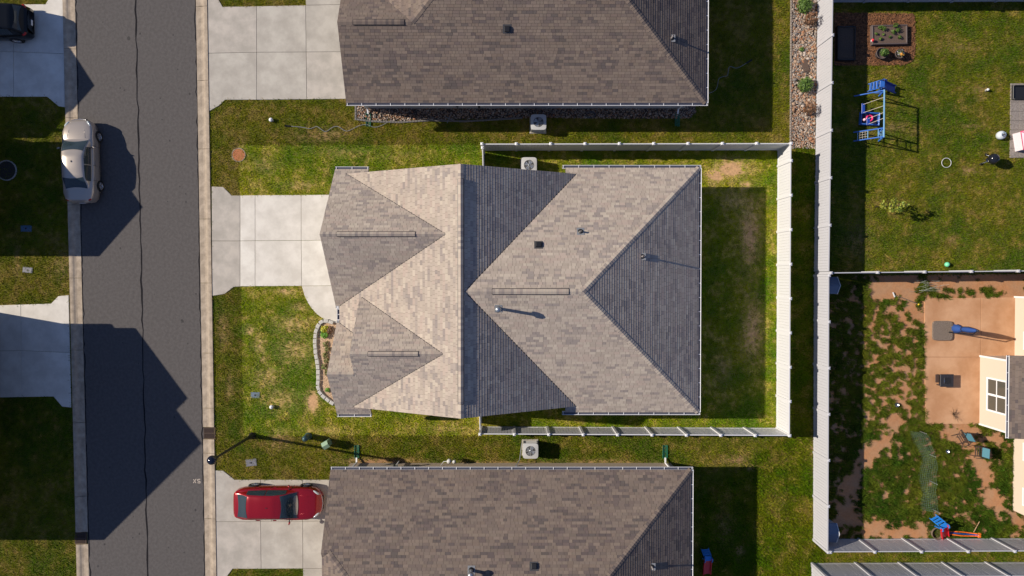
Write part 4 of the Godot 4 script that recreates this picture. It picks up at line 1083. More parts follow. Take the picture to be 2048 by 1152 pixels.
func build_beds():
	# flower bed before the front gable
	var edge_px := [[668, 646], [657, 642], [648, 641], [641, 646], [636, 654], [633, 663], [631.5, 673], [631, 684], [631.5, 695], [632.5, 706], [634, 716], [636, 726], [637, 737], [637.5, 747], [637.5, 757], [637, 766], [637.5, 775], [640, 783], [645, 790], [652, 796], [660, 802], [669, 808]]
	var pl := PackedVector2Array()
	for e in edge_px: pl.append(P2(e[0], e[1]))
	pl.append(P2(700, 808)); pl.append(P2(700, 646))
	block(pl)
	structure("flower_bed", B.new().prism(pl, 0.0, 0.02), M.bed_soil, "tan soil flower bed inside the block edging", "flower bed")
	var ed := thing("block_edging", "curved row of pale grey tumbled blocks round the front flower bed", "garden edging")
	noise_mat("block_stone", Color(0.37, 0.355, 0.33), Color(0.62, 0.6, 0.56), 0.8, 0.03, 0.9, 0.5)
	var path := Curve2D.new()
	for e in edge_px: path.add_point(P2(e[0], e[1]))
	var Lp := path.get_baked_length(); var nb := int(Lp / 0.285)
	for i in nb:
		var p := path.sample_baked((i + 0.5) * Lp / nb); var q := path.sample_baked((i + 0.6) * Lp / nb)
		var d := (q - p).normalized(); var bs := Basis(Vector3.UP, -atan2(d.y, d.x) + rng.randf_range(-0.08, 0.08))
		obj(ed, "block", B.new().bevel_box(Vector3(p.x, 0.065, p.y), Vector3(0.262, 0.13 + rng.randf() * 0.015, 0.19 + rng.randf() * 0.03), 0.025, bs), M.block_stone)
	var gold := [Color(0.42, 0.40, 0.015), Color(0.5, 0.42, 0.02), Color(0.3, 0.34, 0.02)]
	var lime := [Color(0.10, 0.26, 0.02), Color(0.15, 0.32, 0.03)]
	var pp := P(651, 658); plant("bedding_plant", "yellow leaved plant by the curved walk in the front bed", Vector3(pp.x, 0.02, pp.z), 0.26, 0.3, 260, 0.11, gold)
	pp = P(650, 669); plant("bedding_plant", "bright green broad leaved plant next to the yellow one", Vector3(pp.x, 0.02, pp.z), 0.24, 0.26, 160, 0.15, lime)
	pp = P(660, 661); plant("bedding_plant", "dark red brown plant against the front wall", Vector3(pp.x, 0.02, pp.z), 0.22, 0.3, 180, 0.1, BROWNS)
	pp = P(656, 779); plant("bedding_plant", "small lime green plant at the far end of the front bed", Vector3(pp.x, 0.02, pp.z), 0.15, 0.2, 90, 0.1, lime)
	for i in 6:
		pp = P([652, 655, 651, 654, 649, 655][i], [688, 698, 709, 720, 733, 745][i])
		plant("bedding_plant", "low dry grassy clump in the tan soil of the front bed", Vector3(pp.x, 0.02, pp.z), 0.19, 0.12, 70, 0.14, [Color(0.16, 0.18, 0.05), Color(0.3, 0.22, 0.1), Color(0.12, 0.15, 0.03)], "plant", "dry clumps in the front bed")
	# pebble border of the north house
	var b1 := poly([713, 212, 713, 238, 740, 242, 800, 243, 900, 240, 1000, 237, 1100, 236, 1250, 238, 1380, 237, 1392, 225, 1390, 211, 1392, 205, 720, 205])
	rock_bed("pebble_border", "strip of mixed river pebbles along the grey house wall", b1, 3600, 60, 0.03, 0.055, 0.06, 0.09)
	var ed2 := thing("paver_edging", "dark scalloped edging along the pebble border lawn side", "garden edging")
	var path2 := Curve2D.new()
	for e in [[712, 206], [712, 239], [742, 243], [800, 245], [860, 241], [930, 243], [1000, 239], [1045, 236]]: path2.add_point(P2(e[0], e[1]))
	var L2 := path2.get_baked_length(); var n2 := int(L2 / 0.16)
	for i in n2:
		var p := path2.sample_baked((i + 0.5) * L2 / n2); var q := path2.sample_baked((i + 0.6) * L2 / n2); var d := (q - p).normalized()
		obj(ed2, "edging_piece", B.new().bevel_box(Vector3(p.x, 0.045, p.y), Vector3(0.15, 0.09, 0.1), 0.015, Basis(Vector3.UP, -atan2(d.y, d.x))), mt("edging_grey", 0.16, 0.15, 0.145, 0.9))
	# rock bed along the alley fence
	var b2 := poly([1584, -30, 1634, -30, 1629, 297, 1581, 297, 1583, 150])
	rock_bed("rock_bed", "long bed of tan river rocks beside the alley fence", b2, 5200, 140, 0.03, 0.058, 0.075, 0.125)
	var ed3 := thing("stone_edging", "low stone edging between the rock bed and the dry lawn", "garden edging")
	for i in 60:
		var p := P2(1582.0 - i * 0.03, -28 + i * 5.4)
		obj(ed3, "edging_stone", B.new().bevel_box(Vector3(p.x, 0.05, p.y), Vector3(0.09, 0.1, 0.14), 0.02, Basis(Vector3.UP, rng.randf_range(-0.15, 0.15))), mt("edging_stone_grey", 0.24, 0.2, 0.17, 0.9))
	pp = P(1604, 16); plant("shrub", "round green shrub in the rock bed away from the slab", Vector3(pp.x, 0, pp.z), 0.5, 0.75, 1500, 0.09, GREENS, "shrub")
	pp = P(1606, 173); plant("shrub", "round green shrub in the rock bed next to the dark slab", Vector3(pp.x, 0, pp.z), 0.5, 0.7, 1500, 0.09, GREENS, "shrub")
	pp = P(1614, 45); plant("shrub", "sparse red brown shrub leaning on the alley fence beside the far green shrub", Vector3(pp.x, 0, pp.z), 0.42, 1.2, 240, 0.12, BROWNS, "shrub")
	pp = P(1612, 222); plant("shrub", "sparse red brown shrub in the rocks near the white fence corner", Vector3(pp.x, 0, pp.z), 0.4, 1.1, 220, 0.12, BROWNS, "shrub")
	pp = P(1602, 100); plant("shrub", "tiny green seedling among the tan river rocks", Vector3(pp.x, 0, pp.z), 0.17, 0.2, 100, 0.09, GREENS, "plant")
	pp = P(1609, 133)
	var sl := thing("stepping_slab", "dark rectangular slatted slab lying in the rock bed", "slab", Vector3(pp.x, 0.1, pp.z), 0.28)
	obj(sl, "frame", B.new().bevel_box(Vector3.ZERO, Vector3(0.36, 0.05, 0.66), 0.015), mt("slab_dark", 0.09, 0.065, 0.055, 0.9))
	for i in 5: obj(sl, "slat", B.new().box(Vector3(-0.12 + 0.06 * i, 0.031, 0), Vector3(0.04, 0.012, 0.56)), mt("slab_brown", 0.12, 0.08, 0.06, 0.9))
	# mulch bed in the play yard
	var b3 := poly([1668, 26, 1824, 28, 1829, 34, 1829, 112, 1822, 124, 1808, 130, 1668, 131])
	block(b3)
	structure("mulch_bed", B.new().prism(b3, 0.0, 0.012), M.mulch_base, "red brown bark mulch bed in the fence corner", "mulch bed")
	var chip: ArrayMesh = B.new().box(Vector3.ZERO, Vector3(0.09, 0.014, 0.03)).mesh(); var xfs := []; var cs := []
	var r := Rect2(b3[0], Vector2.ZERO)
	for p in b3: r = r.expand(p)
	while xfs.size() < 9000:
		var p := Vector2(rng.randf_range(r.position.x, r.end.x), rng.randf_range(r.position.y, r.end.y))
		if not Geometry2D.is_point_in_polygon(p, b3): continue
		xfs.append(Transform3D(Basis.from_euler(Vector3(rng.randf_range(-0.5, 0.5), rng.randf() * TAU, rng.randf_range(-0.4, 0.4))).scaled(Vector3.ONE * rng.randf_range(0.6, 1.4)), Vector3(p.x, 0.03 + rng.randf() * 0.03, p.y)))
		var f := rng.randf_range(0.4, 1.6); cs.append(Color(0.16 * f, 0.07 * f, 0.03 * f))
	tag(multi(self, "mulch_chips", chip, vcol_mat("chips"), xfs, cs), "red brown bark chips in the fence corner bed", "mulch", "", "stuff")

# ---------------------------------------------------------------- cars
func interp(xs: Array, ys: Array, x: float) -> float:
	for i in xs.size() - 1:
		if x <= xs[i + 1]:
			var t: float = clampf((x - xs[i]) / (xs[i + 1] - xs[i]), 0, 1)
			t = lerpf(t, t * t * (3 - 2 * t), 0.55)
			return lerpf(ys[i], ys[i + 1], t)
	return ys[-1]

func shell_point(c: Dictionary, x: float, t: float, off: float) -> Vector3:   # greenhouse surface; t runs across, -1..1
	var Hh := interp(c.gx, c.gh, x); var bw := interp(c.gx, c.gb, x); var f := clampf((Hh - c.belt) / (c.roof - c.belt), 0.0, 1.0)
	var rw: float = lerpf(bw * 0.95, c.rw, f); var a := absf(t); var s := signf(t) if t != 0.0 else 1.0
	var q: Vector3
	if a <= 0.62:
		var k := a / 0.62
		q = Vector3(x, Hh - 0.055 * k * k * k * k * f - 0.02 * k * k, s * rw * k)
	else:
		var k := (a - 0.62) / 0.38
		q = Vector3(x, lerpf(Hh - 0.075 * f - 0.02 * (1.0 - f), c.belt - 0.03, k), s * lerpf(rw, bw, pow(k, 0.85)))
	if off == 0.0: return q
	var e := 0.02
	var dx := shell_point(c, x + e, t, 0.0) - shell_point(c, x - e, t, 0.0); var dt := shell_point(c, x, t + e, 0.0) - shell_point(c, x, t - e, 0.0)
	var n := dx.cross(dt)
	if n.length() < 0.000001: n = Vector3.UP
	n = n.normalized()
	if n.y < 0.0: n = -n
	return q + n * off

func shell_patch(c: Dictionary, x0: float, x1: float, t0: float, t1: float, off: float, nx := 8, nt := 8, inset := 0.0) -> B:
	var b := B.new(true)
	for i in nx:
		for k in nt:
			var p := []
			for ij in [[i, k], [i + 1, k], [i + 1, k + 1], [i, k + 1]]:
				var u: float = float(ij[0]) / nx; var w: float = float(ij[1]) / nt
				var cx := lerpf(x0, x1, u) + inset * (1.0 - pow(absf(2.0 * w - 1.0), 2.0)) * (1.0 - 2.0 * u)
				p.append(shell_point(c, cx, lerpf(t0, t1, w), off))
			b.quad(p[0], p[1], p[2], p[3])
	return b

func make_car(label: String, at: Vector3, turn: float, paint: Material, c: Dictionary) -> Node3D:
	var car := thing("parked_car", label, "car", at, turn)
	# body loft
	var b := B.new(true); var rings := []
	for i in c.x.size():
		var x: float = c.x[i]; var w: float = c.w[i]; var tp: float = c.t[i]; var lo: float = c.lo[i]; var sh: float = tp - c.sh[i]
		rings.append([Vector3(x, lo, -w * 0.86), Vector3(x, lo + 0.06, -w * 0.96), Vector3(x, lerpf(lo, sh, 0.5), -w), Vector3(x, sh, -w * 0.975), Vector3(x, lerpf(sh, tp, 0.62), -w * 0.93), Vector3(x, tp - 0.012, -w * 0.8), Vector3(x, tp + 0.012, -w * 0.45), Vector3(x, tp + 0.02, 0),
			Vector3(x, tp + 0.012, w * 0.45), Vector3(x, tp - 0.012, w * 0.8), Vector3(x, lerpf(sh, tp, 0.62), w * 0.93), Vector3(x, sh, w * 0.975), Vector3(x, lerpf(lo, sh, 0.5), w), Vector3(x, lo + 0.06, w * 0.96), Vector3(x, lo, w * 0.86)])
	for i in rings.size() - 1:
		for k in 14: b.quad(rings[i][k], rings[i][k + 1], rings[i + 1][k + 1], rings[i + 1][k])
		b.quad(rings[i][14], rings[i][0], rings[i + 1][0], rings[i + 1][14])
	for e in [0, rings.size() - 1]:
		var m := Vector3.ZERO
		for q in rings[e]: m += q
		m /= 15.0
		for k in 15: b.tri(m, rings[e][k], rings[e][(k + 1) % 15])
	obj(car, "body", b, paint)
	# cabin
	obj(car, "roof", shell_patch(c, c.gx[-1], c.gx[0], -1.0, 1.0, 0.0, 26, 28), paint)
	var dark: Material = mt("cabin_dark", 0.03, 0.036, 0.04, 0.7)
	var gl := StandardMaterial3D.new()
	gl.albedo_color = Color(0.16, 0.27, 0.32, 0.4); gl.transparency = BaseMaterial3D.TRANSPARENCY_ALPHA; gl.roughness = 0.03
	if M.has("car_glass"): gl = M["car_glass"]
	else: M["car_glass"] = gl
	for w in [["windshield", c.ws[0], c.ws[1], -0.6, 0.6, 0.09], ["rear_window", c.rwin[0], c.rwin[1], -0.57, 0.57, -0.07],
			["side_window", c.sw[0], c.sw[1], 0.65, 0.95, 0.0], ["side_window", c.sw[2], c.sw[3], 0.65, 0.95, 0.0], ["side_window", c.sw[0], c.sw[1], -0.95, -0.65, 0.0], ["side_window", c.sw[2], c.sw[3], -0.95, -0.65, 0.0]]:
		var o := obj(car, w[0], shell_patch(c, w[1], w[2], w[3], w[4], 0.016, 8, 8, w[5]), gl)
		obj(o, "glass_backing", shell_patch(c, w[1], w[2], w[3], w[4], 0.006, 8, 8, w[5]), dark)
		if w[0] == "windshield" and c.shade: obj(o, "sunshade", shell_patch(c, c.ws[1] - 0.01, c.ws[1] - 0.15, -0.46, 0.46, 0.011, 6, 8, 0.05), mt("sunshade_tan", 0.34, 0.3, 0.24, 0.8))
	# wheels
	for s in [-1, 1]:
		for x in c.wheels:
			var xf := Transform3D(Basis(Vector3(1, 0, 0), Vector3(0, 0, s), Vector3(0, -s, 0)), Vector3(x, c.wr, s * (c.track)))
			var wh := part(car, "wheel")
			obj(wh, "tyre", B.new(true).lathe([Vector2(c.wr * 0.62, -0.1), Vector2(c.wr * 0.95, -0.1), Vector2(c.wr, -0.06), Vector2(c.wr, 0.06), Vector2(c.wr * 0.95, 0.1), Vector2(c.wr * 0.64, 0.105), Vector2(c.wr * 0.62, 0.06)], 24, xf), mt("tyre", 0.012, 0.012, 0.012, 0.9))
			var rim := B.new(true); rim.lathe([Vector2(0, 0.07), Vector2(0.05, 0.085), Vector2(0.06, 0.06), Vector2(0, 0.05)], 12, xf)
			for k in 6:
				var a := TAU * k / 6.0
				rim.bar(xf * Vector3(0.04 * cos(a), 0.07, 0.04 * sin(a)), xf * Vector3(c.wr * 0.6 * cos(a), 0.08, c.wr * 0.6 * sin(a)), 0.05, 0.025)
			rim.lathe([Vector2(c.wr * 0.56, 0.06), Vector2(c.wr * 0.6, 0.095), Vector2(c.wr * 0.65, 0.1), Vector2(c.wr * 0.65, 0.06)], 24, xf)
			obj(wh, "rim", rim, mt("alloy", 0.5, 0.5, 0.52, 0.3, 0.9))
			obj(wh, "hub_well", B.new().lathe([Vector2(0, 0.02), Vector2(c.wr * 0.62, 0.02)], 20, xf), M.black_plastic)
		# mirrors, lamps, handles
		var mo := obj(car, "mirror", B.new(true).lathe([Vector2(0, -0.1), Vector2(0.06, -0.07), Vector2(0.08, 0), Vector2(0.055, 0.07), Vector2(0, 0.1)], 10, Transform3D(Basis(Vector3(0.6, 0, 0.0), Vector3(-0.25, 0, s * 1.0), Vector3(0, 1, 0)), Vector3(c.mx, c.belt + 0.03, s * (c.gb[2] + 0.2)))), paint)
		obj(mo, "mirror_arm", B.new().bar(Vector3(c.mx, c.belt, s * (c.gb[2] + 0.02)), Vector3(c.mx - 0.02, c.belt + 0.02, s * (c.gb[2] + 0.16)), 0.05, 0.03), M.black_plastic)
		obj(car, "headlight", B.new(true).lathe([Vector2(0, -0.05), Vector2(0.1, -0.03), Vector2(0.13, 0), Vector2(0.1, 0.045), Vector2(0, 0.065)], 12, Transform3D(Basis(Vector3(1.25, -0.3, -s * 0.95), Vector3(0.3, 1, s * 0.2), Vector3(0.3, 0.0, s * 0.5)), Vector3(c.hl[0], c.hl[1], s * c.hl[2]))), mt("lamp_glass", 0.45, 0.5, 0.52, 0.08))
		obj(car, "tail_light", B.new(true).lathe([Vector2(0, -0.05), Vector2(0.1, -0.03), Vector2(0.12, 0), Vector2(0.1, 0.035), Vector2(0, 0.05)], 12, Transform3D(Basis(Vector3(0.9, 0, s * 0.4), Vector3(0, 1.6, 0), Vector3(0, 0, 0.8)), Vector3(c.tl[0], c.tl[1], s * c.tl[2]))), mt("lamp_red", 0.35, 0.01, 0.012, 0.1))
		for hx in c.handles: obj(car, "door_handle", B.new().bevel_box(Vector3(hx, c.belt - 0.13, s * (c.hz)), Vector3(0.18, 0.03, 0.035), 0.008), paint)
		for sx in c.seams: obj(car, "door_seam", B.new().box(Vector3(sx, c.belt * 0.5 + 0.16, s * (c.hz - 0.006)), Vector3(0.012, c.belt * 0.62, 0.02)), M.black_plastic)
	obj(car, "front_grille", B.new().bevel_box(Vector3(c.x[-1] - 0.015, 0.5, 0), Vector3(0.06, 0.12, 0.7), 0.02), M.black_plastic)
	obj(car, "bumper_trim", B.new(true).tube([Vector3(c.x[-3] + 0.03, c.t[-3] - 0.1, -c.w[-3] * 0.9), Vector3(c.x[-2] + 0.02, c.t[-2] - 0.05, -c.w[-2] * 0.7), Vector3(c.x[-1] + 0.012, c.t[-1] + 0.0, 0), Vector3(c.x[-2] + 0.02, c.t[-2] - 0.05, c.w[-2] * 0.7), Vector3(c.x[-3] + 0.03, c.t[-3] - 0.1, c.w[-3] * 0.9)], 0.022, 0.022, 8), M.chrome)
	for s in [-1, 1]: obj(car, "bonnet_crease", B.new(true).tube([Vector3(1.2, c.t[9] + 0.008, s * 0.5), Vector3(1.6, c.t[10] + 0.012, s * 0.42), Vector3(2.05, c.t[12] + 0.012, s * 0.27)], 0.012, 0.006, 6), paint)
	obj(car, "number_plate", B.new().box(Vector3(c.x[0] - 0.006, 0.55, 0), Vector3(0.02, 0.13, 0.3)), M.pvc_white)
	obj(car, "aerial", B.new().bevel_box(Vector3(c.gx[3] + 0.25 if c.gx.size() > 4 else -0.6, c.roof + 0.012, 0), Vector3(0.09, 0.05, 0.03), 0.02), M.black_plastic)
	return car

func build_cars():
	var sedan := {
		"x": [-2.29, -2.24, -2.08, -1.75, -1.3, -0.9, -0.3, 0.3, 0.9, 1.25, 1.6, 1.9, 2.1, 2.22, 2.28], "w": [0.42, 0.62, 0.76, 0.845, 0.87, 0.88, 0.885, 0.885, 0.88, 0.87, 0.85, 0.77, 0.65, 0.48, 0.3],
		"t": [0.72, 0.86, 0.96, 1.0, 0.99, 0.93, 0.93, 0.93, 0.94, 0.94, 0.88, 0.82, 0.75, 0.66, 0.58], "lo": [0.34, 0.26, 0.22, 0.2, 0.19, 0.19, 0.19, 0.19, 0.19, 0.19, 0.2, 0.21, 0.22, 0.25, 0.3],
		"sh": [0.12, 0.16, 0.18, 0.19, 0.19, 0.17, 0.17, 0.17, 0.17, 0.17, 0.15, 0.14, 0.13, 0.11, 0.1],
		"gx": [-1.72, -1.5, -0.95, -0.4, 0.1, 0.5, 1.12, 1.2], "gh": [0.98, 1.06, 1.37, 1.42, 1.43, 1.33, 0.96, 0.93], "gb": [0.66, 0.70, 0.765, 0.79, 0.8, 0.79, 0.745, 0.72],
		"belt": 0.92, "roof": 1.43, "rw": 0.575, "ws": [0.42, 1.06], "rwin": [-0.98, -1.56], "sw": [-0.28, 0.66, -1.16, -0.32], "wheels": [1.36, -1.34], "wr": 0.315, "track": 0.80,
		"mx": 0.66, "hl": [1.99, 0.735, 0.585], "tl": [-2.1, 0.84, 0.6], "handles": [-0.15, -1.0], "hz": 0.875, "seams": [0.75, -0.3, -1.1], "shade": false}
	var champ := mt("paint_champagne", 0.42, 0.365, 0.315, 0.28, 0.4)
	champ.clearcoat_enabled = true; champ.clearcoat = 0.8; champ.clearcoat_roughness = 0.05
	var c := P(157, 321, 0.8)
	make_car("champagne gold sedan parked along the shaded kerb", Vector3(c.x, 0.01, c.z), PI * 0.5 + 0.02, champ, sedan)
	var red := mt("paint_red", 0.27, 0.004, 0.010, 0.25, 0.3)
	red.clearcoat_enabled = true; red.clearcoat = 0.6; red.clearcoat_roughness = 0.05
	var sp := sedan.duplicate(true)
	sp.shade = true
	sp.gx = [-2.1, -1.95, -1.3, -0.6, -0.1, 0.3, 1.12, 1.2]; sp.rwin = [-1.36, -1.98]; sp.ws = [0.28, 1.08]; sp.sw = [-0.45, 0.55, -1.45, -0.49]
	sp.gh = [0.99, 1.05, 1.39, 1.46, 1.47, 1.40, 0.97, 0.93]; sp.roof = 1.47
	c = P(556, 1007, 0.75)
	make_car("glossy red hatchback car with a sunshade on the grey driveway", Vector3(c.x, 0.05, c.z), 0.0, red, sp).scale = Vector3(1.06, 1.0, 1.04)
	var blk := mt("paint_black", 0.006, 0.007, 0.009, 0.2, 0.1)
	blk.metallic_specular = 0.3; blk.clearcoat_enabled = true; blk.clearcoat = 0.3; blk.clearcoat_roughness = 0.05
	var suv := sedan.duplicate(true)
	suv.t = [0.9, 1.0, 1.06, 1.08, 1.05, 1.03, 1.03, 1.03, 1.04, 1.05, 1.02, 0.98, 0.92, 0.82, 0.7]
	suv.w = [0.62, 0.78, 0.86, 0.915, 0.93, 0.93, 0.93, 0.93, 0.93, 0.92, 0.9, 0.83, 0.72, 0.55, 0.36]
	suv.gx = [-2.2, -2.12, -1.85, -1.0, 0.1, 0.5, 1.2, 1.3]; suv.gh = [1.04, 1.2, 1.6, 1.68, 1.69, 1.58, 1.08, 1.03]; suv.gb = [0.76, 0.78, 0.82, 0.85, 0.86, 0.85, 0.8, 0.78]
	suv.belt = 1.02; suv.roof = 1.69; suv.rw = 0.64; suv.rwin = [-1.9, -2.14]; suv.sw = [-0.3, 0.66, -1.65, -0.38]; suv.wr = 0.36; suv.track = 0.84; suv.tl = [-2.16, 0.95, 0.74]; suv.hl = [1.98, 0.84, 0.66]; suv.hz = 0.92
	c = P(57, 42, 0.85)
	make_car("black tall car parked in the shaded driveway across the street", Vector3(c.x - 2.29, 0.05, c.z), PI, blk, suv)

# ---------------------------------------------------------------- fittings round the houses
func make_ac(label: String, at: Vector3, turn: float) -> Node3D:
	var t := thing("cooling_unit", label, "air conditioner", at, turn, "outdoor cooling units")
	obj(t, "pad", B.new().bevel_box(Vector3(0, 0.03, 0), Vector3(0.92, 0.08, 0.92), 0.02), M.concrete_grey)
	var cab := B.new()
	cab.box(Vector3(0, 0.42, 0), Vector3(0.74, 0.68, 0.74)); obj(t, "cabinet", cab, M.cabinet_dark)
	for s in [[-1, -1], [1, -1], [1, 1], [-1, 1]]: obj(t, "corner_post", B.new().bevel_box(Vector3(s[0] * 0.365, 0.42, s[1] * 0.365), Vector3(0.06, 0.7, 0.06), 0.01), M.cabinet)
	for i in 10: obj(t, "louvre", B.new().box(Vector3(0, 0.14 + i * 0.062, 0), Vector3(0.765, 0.022, 0.765)), M.cabinet)
	# top panel: rounded square with a round opening
	var top := B.new(); var n := 40
	for k in n:
		var p := []
		for kk in [k, k + 1]:
			var a: float = TAU * kk / n; var d := Vector2(cos(a), sin(a))
			var q := 0.42 / pow(pow(absf(d.x), 7.0) + pow(absf(d.y), 7.0), 1.0 / 7.0)
			p.append(d * q); p.append(d * 0.275)
		top.quad(Vector3(p[0].x, 0.82, p[0].y), Vector3(p[2].x, 0.82, p[2].y), Vector3(p[3].x, 0.84, p[3].y), Vector3(p[1].x, 0.84, p[1].y))
		top.quad(Vector3(p[0].x, 0.82, p[0].y), Vector3(p[0].x, 0.75, p[0].y), Vector3(p[2].x, 0.75, p[2].y), Vector3(p[2].x, 0.82, p[2].y))
		top.quad(Vector3(p[1].x, 0.84, p[1].y), Vector3(p[3].x, 0.84, p[3].y), Vector3(p[3].x, 0.78, p[3].y), Vector3(p[1].x, 0.78, p[1].y))
	obj(t, "top_panel", top, M.cabinet)
	obj(t, "fan_well", B.new().lathe([Vector2(0.276, 0.765), Vector2(0, 0.765)], 24), M.black_plastic)
	for k in 4:
		var a := TAU * k / 4.0 + 0.5; var bl := B.new(); var d := Vector3(cos(a), 0, sin(a)); var s := Vector3(-sin(a), 0, cos(a))
		bl.quad(d * 0.05 + s * -0.04 + Vector3(0, 0.79, 0), d * 0.25 + s * -0.1 + Vector3(0, 0.785, 0), d * 0.23 + s * 0.1 + Vector3(0, 0.81, 0), d * 0.05 + s * 0.04 + Vector3(0, 0.8, 0))
		obj(t, "fan_blade", bl, M.fan_blade)
	obj(t, "motor_hub", B.new(true).lathe([Vector2(0.07, 0.78), Vector2(0.07, 0.835), Vector2(0, 0.845)], 14), M.fan_blade)
	var g := B.new()
	for r in [0.09, 0.14, 0.19, 0.24]:
		for k in 28: g.bar(Vector3(cos(TAU * k / 28) * r, 0.845, sin(TAU * k / 28) * r), Vector3(cos(TAU * (k + 1) / 28) * r, 0.845, sin(TAU * (k + 1) / 28) * r), 0.006, 0.006)
	for k in 4: g.bar(Vector3(cos(TAU * k / 4) * 0.05, 0.848, sin(TAU * k / 4) * 0.05), Vector3(cos(TAU * k / 4) * 0.29, 0.848, sin(TAU * k / 4) * 0.29), 0.012, 0.006)
	obj(t, "fan_guard", g, M.cabinet)
	return t

func disc_lid(called: String, label: String, at: Vector3, r: float, h: float, m: Material, rim: Material, category: String):
	var t := thing(called, label, category, at)
	obj(t, "ring", B.new(true).lathe([Vector2(r * 1.14, 0), Vector2(r * 1.14, h * 0.8), Vector2(r * 1.02, h), Vector2(r * 1.02, h * 0.6)], 32), rim)
	obj(t, "lid", B.new().lathe([Vector2(r, h * 0.4), Vector2(r, h * 0.85), Vector2(r * 0.96, h * 0.9), Vector2(0, h * 0.92)], 32), m)
	return t
func cap_pipe(label: String, at: Vector3, r := 0.11):
	var t := thing("cleanout_cap", label, "pipe cap", at, 0.0, "white pipe caps in the lawns")
	obj(t, "collar", B.new(true).lathe([Vector2(r * 0.9, -0.02), Vector2(r * 0.9, 0.16), Vector2(r, 0.16), Vector2(r, 0.2), Vector2(r * 0.9, 0.23), Vector2(0, 0.24)], 18), M.pvc_white)
	obj(t, "plug", B.new().box(Vector3(0, 0.25, 0), Vector3(0.05, 0.03, 0.05)), M.pvc_white)
func meter_lid(label: String, at: Vector3, turn: float, m: Material, sx := 0.5, sz := 0.34):
	var t := thing("meter_box", label, "meter box", at, turn, "meter boxes in the lawns")
	obj(t, "rim", B.new().bevel_box(Vector3(0, 0.02, 0), Vector3(sx, 0.05, sz), 0.015), m)
	obj(t, "lid", B.new().bevel_box(Vector3(0, 0.045, 0), Vector3(sx - 0.08, 0.02, sz - 0.08), 0.008), m)
	obj(t, "reader_disc", B.new().lathe([Vector2(0.05, 0.05), Vector2(0.05, 0.066), Vector2(0, 0.068)], 14), M.black_plastic)

func cable(called: String, label: String, category: String, px: Array, r: float, m: Material, h := 0.06, tip := true):
	var pts := []; var cv := Curve3D.new()
	for i in px.size():
		var p := P(px[i][0], px[i][1]); p.y = h
		var a := P(px[maxi(i - 1, 0)][0], px[maxi(i - 1, 0)][1]); var b := P(px[mini(i + 1, px.size() - 1)][0], px[mini(i + 1, px.size() - 1)][1])
		var tg := (b - a) / 5.0
		cv.add_point(p, -tg, tg)
	var L := cv.get_baked_length(); var n := int(L / 0.08)
	for i in n + 1: pts.append(cv.sample_baked(L * i / n))
	var t := thing(called, label, category)
	obj(t, "hose_line", B.new(true).tube(pts, r, r, 6), m)
	if tip: obj(t, "nozzle", B.new(true).tube([pts[0], pts[0] + (pts[0] - pts[3]).normalized() * 0.12, pts[0] + (pts[0] - pts[3]).normalized() * 0.34], 0.035, 0.05, 8), M.black_plastic)
	return t

